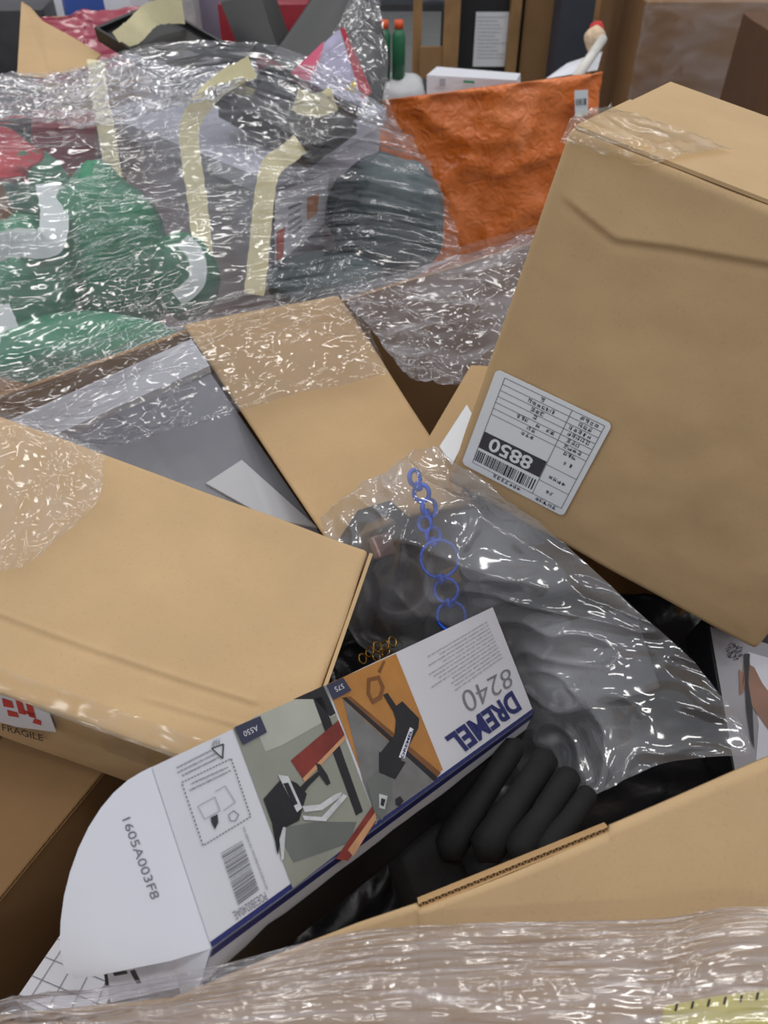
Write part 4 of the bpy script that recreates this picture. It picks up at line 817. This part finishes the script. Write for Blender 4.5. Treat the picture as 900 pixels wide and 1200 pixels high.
solid(sheet(rows, 60, 50, lambda u, v, p: ridge(u, v, 55, 5, 5, .02)), pv * .012).mk('front_wrap', ORM, OB, True)
for a, b in ((ob, ob + pv), (ob + pv, oa + pv), (oa + pv, oa)):
    rows = [[a.lerp(b, t) + Vector((0, 0, dz_)) for t in (0, .33, .66, 1)] for dz_ in (-.22, -.6, -1.24)]
    solid(sheet(rows, 20, 20, lambda u, v, p: ridge(u, v, 65, 5, 5, .012)), (.0, .008, 0)).mk('side_wrap', ORM, OB, True)
MB().add([p + Vector((0, 0, -.25)) for p in (oa, ob, ob + pv, oa + pv)], [(0, 1, 2, 3)]).mk('inner_liner', CBD, OB)
strp = Plane(oa.lerp(ob, .9) - pv * .05, -pv)
SLB = MB().poly([strp.on(*p, .02) for p in ((673, 106), (689, 105), (689, 135), (674, 137))]).mk('paper_label', PAPER, OB); tag(SLB, 'small white label on the orange film')
barcode([strp.on(*p, .024) for p in ((675, 116), (687, 115), (687, 123), (675, 124))], 8, 2).mk('label_print', INK, SLB)
def back(name, x0, y0, x1, y1, Y, th, mat, label=None, catg=None, parent=None, group=None, kind=None):
    a = Uy(x0, (y0 + y1) / 2, Y); b = Uy(x1, (y0 + y1) / 2, Y); zt = Uy((x0 + x1) / 2, y0, Y).z; zb = Uy((x0 + x1) / 2, y1, Y).z
    return MB().box((a.x, Y, zb), (b.x, Y + th, zt)).mk(name, mat, parent, label=label, cat=catg, group=group, kind=kind)
# things in the orange bin
WBX = empty('white_box', Uz(548, 95, 1.1), 'long white box with green print sticking out of the orange bin', 'box')
hexbox([U(500, 122, 2.40), U(605, 116, 2.40), U(610, 103, 2.65), U(505, 106, 2.65)] + [U(500, 88, 2.36), U(605, 94, 2.36), U(610, 86, 2.62), U(512, 78, 2.62)], 4, 0).mk('box_body', WHITE, WBX)
wq = Plane(U(550, 95, 2.36), U(605, 88, 2.36) * 0 + Vector((0, -1, .25)))
MB().poly([wq.on(*p, .01) for p in ((543, 94), (556, 95), (556, 98), (543, 97))]).mk('green_print', plain('green_ink', srgb(40, 130, 90), .5, .05, 20, 0), WBX)
MB().poly([wq.on(*p, .01) for p in ((515, 92), (522, 92), (522, 101), (515, 101))]).mk('grey_print', FAINT, WBX)
MB().tube([U(672, 96, 2.45), U(690, 70, 2.55), U(706, 46, 2.65)], .016, 12).mk('white_tube', plain('white_tube', srgb(216, 214, 206), .35, .05, 20, 0), None, True, label='white round tube leaning out of the orange bin', cat='tube')
blob(U(697, 46, 2.70), .036, .036, .04, plain('plush_cream', srgb(214, 190, 160), .9, .2, 60, .3), 'plush_toy', 'small cream plush toy above the white tube', 'toy', 31)
blob(U(699, 34, 2.70), .024, .024, .024, plain('plush_red', srgb(206, 60, 60), .9, .1, 60, .2), 'red_pompom', 'red pompom on top of the cream plush toy', 'toy', 33)
q4 = [U(640, 92, 2.55), U(700, 82, 2.62), U(706, 60, 2.72), U(665, 74, 2.7)]
MB().hexa([p + Vector((0, .02, -.006)) for p in q4], q4).mk('white_card', WHITE, None, label='white card sheet lying at the right end of the orange bin', cat='card')
# ================================================================== FAR BACKGROUND
WOOD = plain('pale_wood', srgb(150, 116, 74), .6, .2, 8, .05); DKG = plain('dark_panel', srgb(30, 31, 35), .5, .15, 6, .02); SLG = plain('slate_post', srgb(50, 55, 66), .5, .1, 6, .02)
Y5 = 5.4
RK = empty('crate_frame', Uy(575, 60, Y5 + .3) * 1, 'pale wood frame with black panels behind the orange bin', 'crate'); RK.location.z = 0; ORG[RK.name] = Vector(RK.location)
def fl_(name, x0, x1, mat, Yd, th, ztop=2.4, parent=RK, **k):
    a, b = Uy(x0, 45, Yd).x, Uy(x1, 45, Yd).x; return MB().box((a, Yd, 0), (b, Yd + th, ztop)).mk(name, mat, parent, **k)
fl_('wood_post', 520, 538, WOOD, Y5, .08); fl_('wood_post', 596, 608, WOOD, Y5, .08); fl_('black_panel', 536, 598, DKG, Y5 + .1, .04); fl_('black_panel', 606, 614, DKG, Y5 + .1, .04); fl_('board_panel', 612, 652, CB3, Y5 + .05, .05); fl_('wood_post', 484, 494, WOOD, Y5 + .1, .08)
fl_('slate_post', 654, 692, SLG, Y5 - .4, .25, 2.4, None, label='dark slate blue post beside the cardboard panel', cat='post')
SHT = back('paper_sheet', 556, 14, 596, 78, Y5 + .085, .003, PAPER, 'white printed sheet fixed to the black panel', 'paper')
a_ = [Uy(559, 18, Y5 + .083), Uy(593, 18, Y5 + .083), Uy(593, 70, Y5 + .083), Uy(559, 70, Y5 + .083)]
greek(a_, 12, 4, .4, .4).mk('small_print', FAINT, SHT)
back('board_scrap', 492, 55, 520, 92, Y5 + .02, .03, CB3, 'brown board scrap between the wood posts', 'board')
# shelving on the left of the frame
Y6 = 6.2; STL = plain('shelf_steel', srgb(84, 86, 92), .4, .1, 8, .02, metal=.4)
SHV = empty('steel_shelf', (Uy(470, 60, Y6).x, Y6 + .2, 0), 'steel shelf rack with grey bundles behind the wood posts', 'shelf')
xa, xb = Uy(425, 50, Y6).x, Uy(528, 50, Y6).x
for zz_ in (.45, .98, 1.36): MB().box((xa, Y6, zz_), (xb, Y6 + .5, zz_ + .04)).mk('shelf_board', STL, SHV)
for x in (xa, xb - .04):
    for y in (Y6, Y6 + .46): MB().box((x, y, 0), (x + .04, y + .04, 2.2)).mk('upright', STL, SHV)
GRYB = plain('grey_bundle', srgb(150, 150, 154), .6, .2, 20, .2); DKB = plain('dark_bundle', srgb(54, 54, 58), .6, .2, 20, .2)
def zshelf(x, z, r, mat, lab_, s_, yy=.25): return blob(Vector((Uy(x, 40, Y6 + yy).x, Y6 + yy, z + r * .93)), r, r * .8, r, mat, 'cloth_bundle', lab_, 'bundle', s_)
zshelf(438, 1.40, .085, GRYB, 'pale grey bundle at the left end of the upper shelf', 3); zshelf(466, 1.40, .09, DKB, 'dark grey bundle next to the pale one on the upper shelf', 5); zshelf(505, 1.40, .12, GRYB, 'large grey bundle seen between the two wood posts', 8)
filler(Uy(508, 50, Y6 + .25).x, Y6 + .25, 1.02, .28, .3, .22, 0, plain('bin_grey', srgb(138, 142, 150), .4, .05, 10, 0), 'grey_bin', 'grey plastic bin on the middle shelf between the wood posts', 'bin', 4)
GRB = plain('green_bottle', srgb(40, 110, 76), .35, .08, 20, 0); ORC = plain('orange_cap', srgb(226, 92, 44), .4, .05, 20, 0)
for i, x in enumerate((450, 467)):
    p = Uy(x, 70, 4.3); o = empty('green_bottle', (p.x, p.y, p.z - .08), 'green bottle with orange cap standing on a white sack', 'bottle', 'green bottles by the shelf')
    MB().tube([(p.x, p.y, p.z - .08), (p.x, p.y, p.z + .10), (p.x, p.y, p.z + .13)], [.032, .032, .02], 14).mk('bottle_body', GRB, o, True); MB().tube([(p.x, p.y, p.z + .13), (p.x, p.y, p.z + .165)], .022, 12).mk('cap', ORC, o, True)
p = Uy(470, 90, 4.3); pz = Uy(464, 86, 4.3).z
blob(Vector((p.x, 4.35, pz - .10)), .13, .13, .10, plain('white_sack', srgb(200, 202, 204), .4, .08, 12, .2), 'white_sack', 'white plastic sack beneath the green bottles', 'sack', 41)
filler(p.x, 4.45, 0, .45, .45, pz - .2, .1, CBD, 'carton', 'brown carton standing under the white sack', 'box', 12)
# stack of far cartons and floor behind
Y8 = 8.6
zb = 0
for i, (x0, x1, h, lab_) in enumerate(((688, 745, .62, 'lowest brown carton of the far stack beyond the floor gap'), (690, 742, .55, 'second brown carton of the far stack'), (692, 748, .5, 'third brown carton of the far stack'), (686, 740, .5, 'topmost brown carton of the far stack'))):
    a, b = Uy(x0, 60, Y8).x, Uy(x1, 60, Y8).x; filler((a + b) / 2, Y8 + .25, zb, b - a + .15, .5, h, .02 * (-1) ** i, CBD, 'carton', lab_, 'box', i, 'far stack of cartons'); zb += h + .002
# large wrapped brown bin on the right
Y7 = 4.75
BX = empty('brown_bin', (Uy(830, 50, Y7).x, Y7 + .5, 0), 'tall brown bulk bin wrapped in film behind the 8850 carton', 'bulk bin')
a, b = Uy(748, 60, Y7).x, Uy(905, 60, Y7).x; zt = Uy(830, 2, Y7).z
hexbox([(a, Y7, 0), (b, Y7 + .12, 0), (b, Y7 + 1, 0), (a, Y7 + 1, 0), (a, Y7, zt), (b, Y7 + .12, zt - .02), (b, Y7 + 1, zt), (a, Y7 + 1, zt)], 8, .006).mk('bin_body', CBD, BX, True)
rows = [[(a - .02, Y7 - .02, z), ((a + b) / 2, Y7 + .03, z), (b, Y7 + .09, z)] for z in (zt + .01, zt * .66, zt * .33, .02)]
sheet(rows, 50, 50, lambda u, v, p: ridge(u, v, 75, 3, 6, .015)).mk('bin_film', film('far_film', .16, (.93, .93, .94), (.7, .7, .74), su=5, sv=16, bump=.6, gl=1.4, fine=10, dist=.01), BX, True)
rows = [[(a - .10, Y7 - .12, .74), ((a * .6 + b * .4), Y7 - .1, .80), (a * .4 + b * .6, Y7 - .05, .62)], [(a - .16, Y7 - .2, .3), ((a * .6 + b * .4), Y7 - .2, .3), (a * .4 + b * .6, Y7 - .12, .3)], [(a - .18, Y7 - .22, .02), ((a * .6 + b * .4), Y7 - .22, .02), (a * .4 + b * .6, Y7 - .12, .02)]]
sheet(rows, 40, 30, lambda u, v, p: ridge(u, v, 85, 6, 6, .03)).mk('loose_film', film('loose_film', .4, (.9, .9, .92), (.62, .62, .66), su=6, sv=14, bump=.6, gl=1.5, fine=10, dist=.01), BX, True)
a2, b2 = Uy(880, 90, 3.6).x, Uy(990, 90, 3.6).x
hexbox([(a2 + .02, 3.6, 0), (b2, 3.4, 0), (b2, 4.2, 0), (a2 + .1, 4.2, 0), (a2 + .06, 3.6, 1.22), (b2, 3.4, 1.25), (b2, 4.2, 1.25), (a2 + .14, 4.2, 1.22)], 5, .004).mk('dark_bin', cardboard('cardboard_dark', srgb(104, 76, 56)), None, True, label='dark brown bulk bin at the edge of the tall wrapped bin', cat='bulk bin')
# top left far clutter
Y9 = 3.3
filler(Uy(56, 10, Y9).x, Y9 + .3, 0, .5, .45, Uy(60, -25, Y9).z, .1, WHITE, 'white_crate', 'white box standing behind the torn flap', 'box', 5)
filler(Uy(112, 10, 3.1).x, 2.98, 0, .12, .12, Uy(100, -25, 3.1).z, .4, plain('blue_pack', srgb(46, 80, 160), .4, .1, 10, 0), 'blue_box', 'blue box beside the white box behind the red lined carton', 'box', 6)
filler(Uy(165, 10, 3.8).x, 4.15, 0, .32, .25, Uy(165, -10, 3.8).z, .1, plain('silver_wrap', srgb(170, 166, 166), .3, .2, 20, .3), 'grey_pack', 'grey wrapped pack right of the blue box', 'box', 7)
filler(Uy(245, 10, 4.3).x, 4.45, 0, .2, .2, Uy(245, -10, 4.3).z, -.1, plain('dusty_purple', srgb(128, 118, 136), .4, .1, 10, 0), 'purple_box', 'dusty purple box behind the black lids', 'box', 8)
filler(Uy(305, 20, 3.2).x, 3.4, 0, .32, .25, Uy(305, 8, 3.2).z, .0, DRED, 'red_box', 'red box behind the black seat shell', 'box', 9)
filler(Uy(-5, 35, 3.0).x, 3.1, 0, .3, .3, Uy(-5, 10, 3.0).z, .2, DKB, 'dark_box', 'dark box left of the torn cardboard flap', 'box', 10)
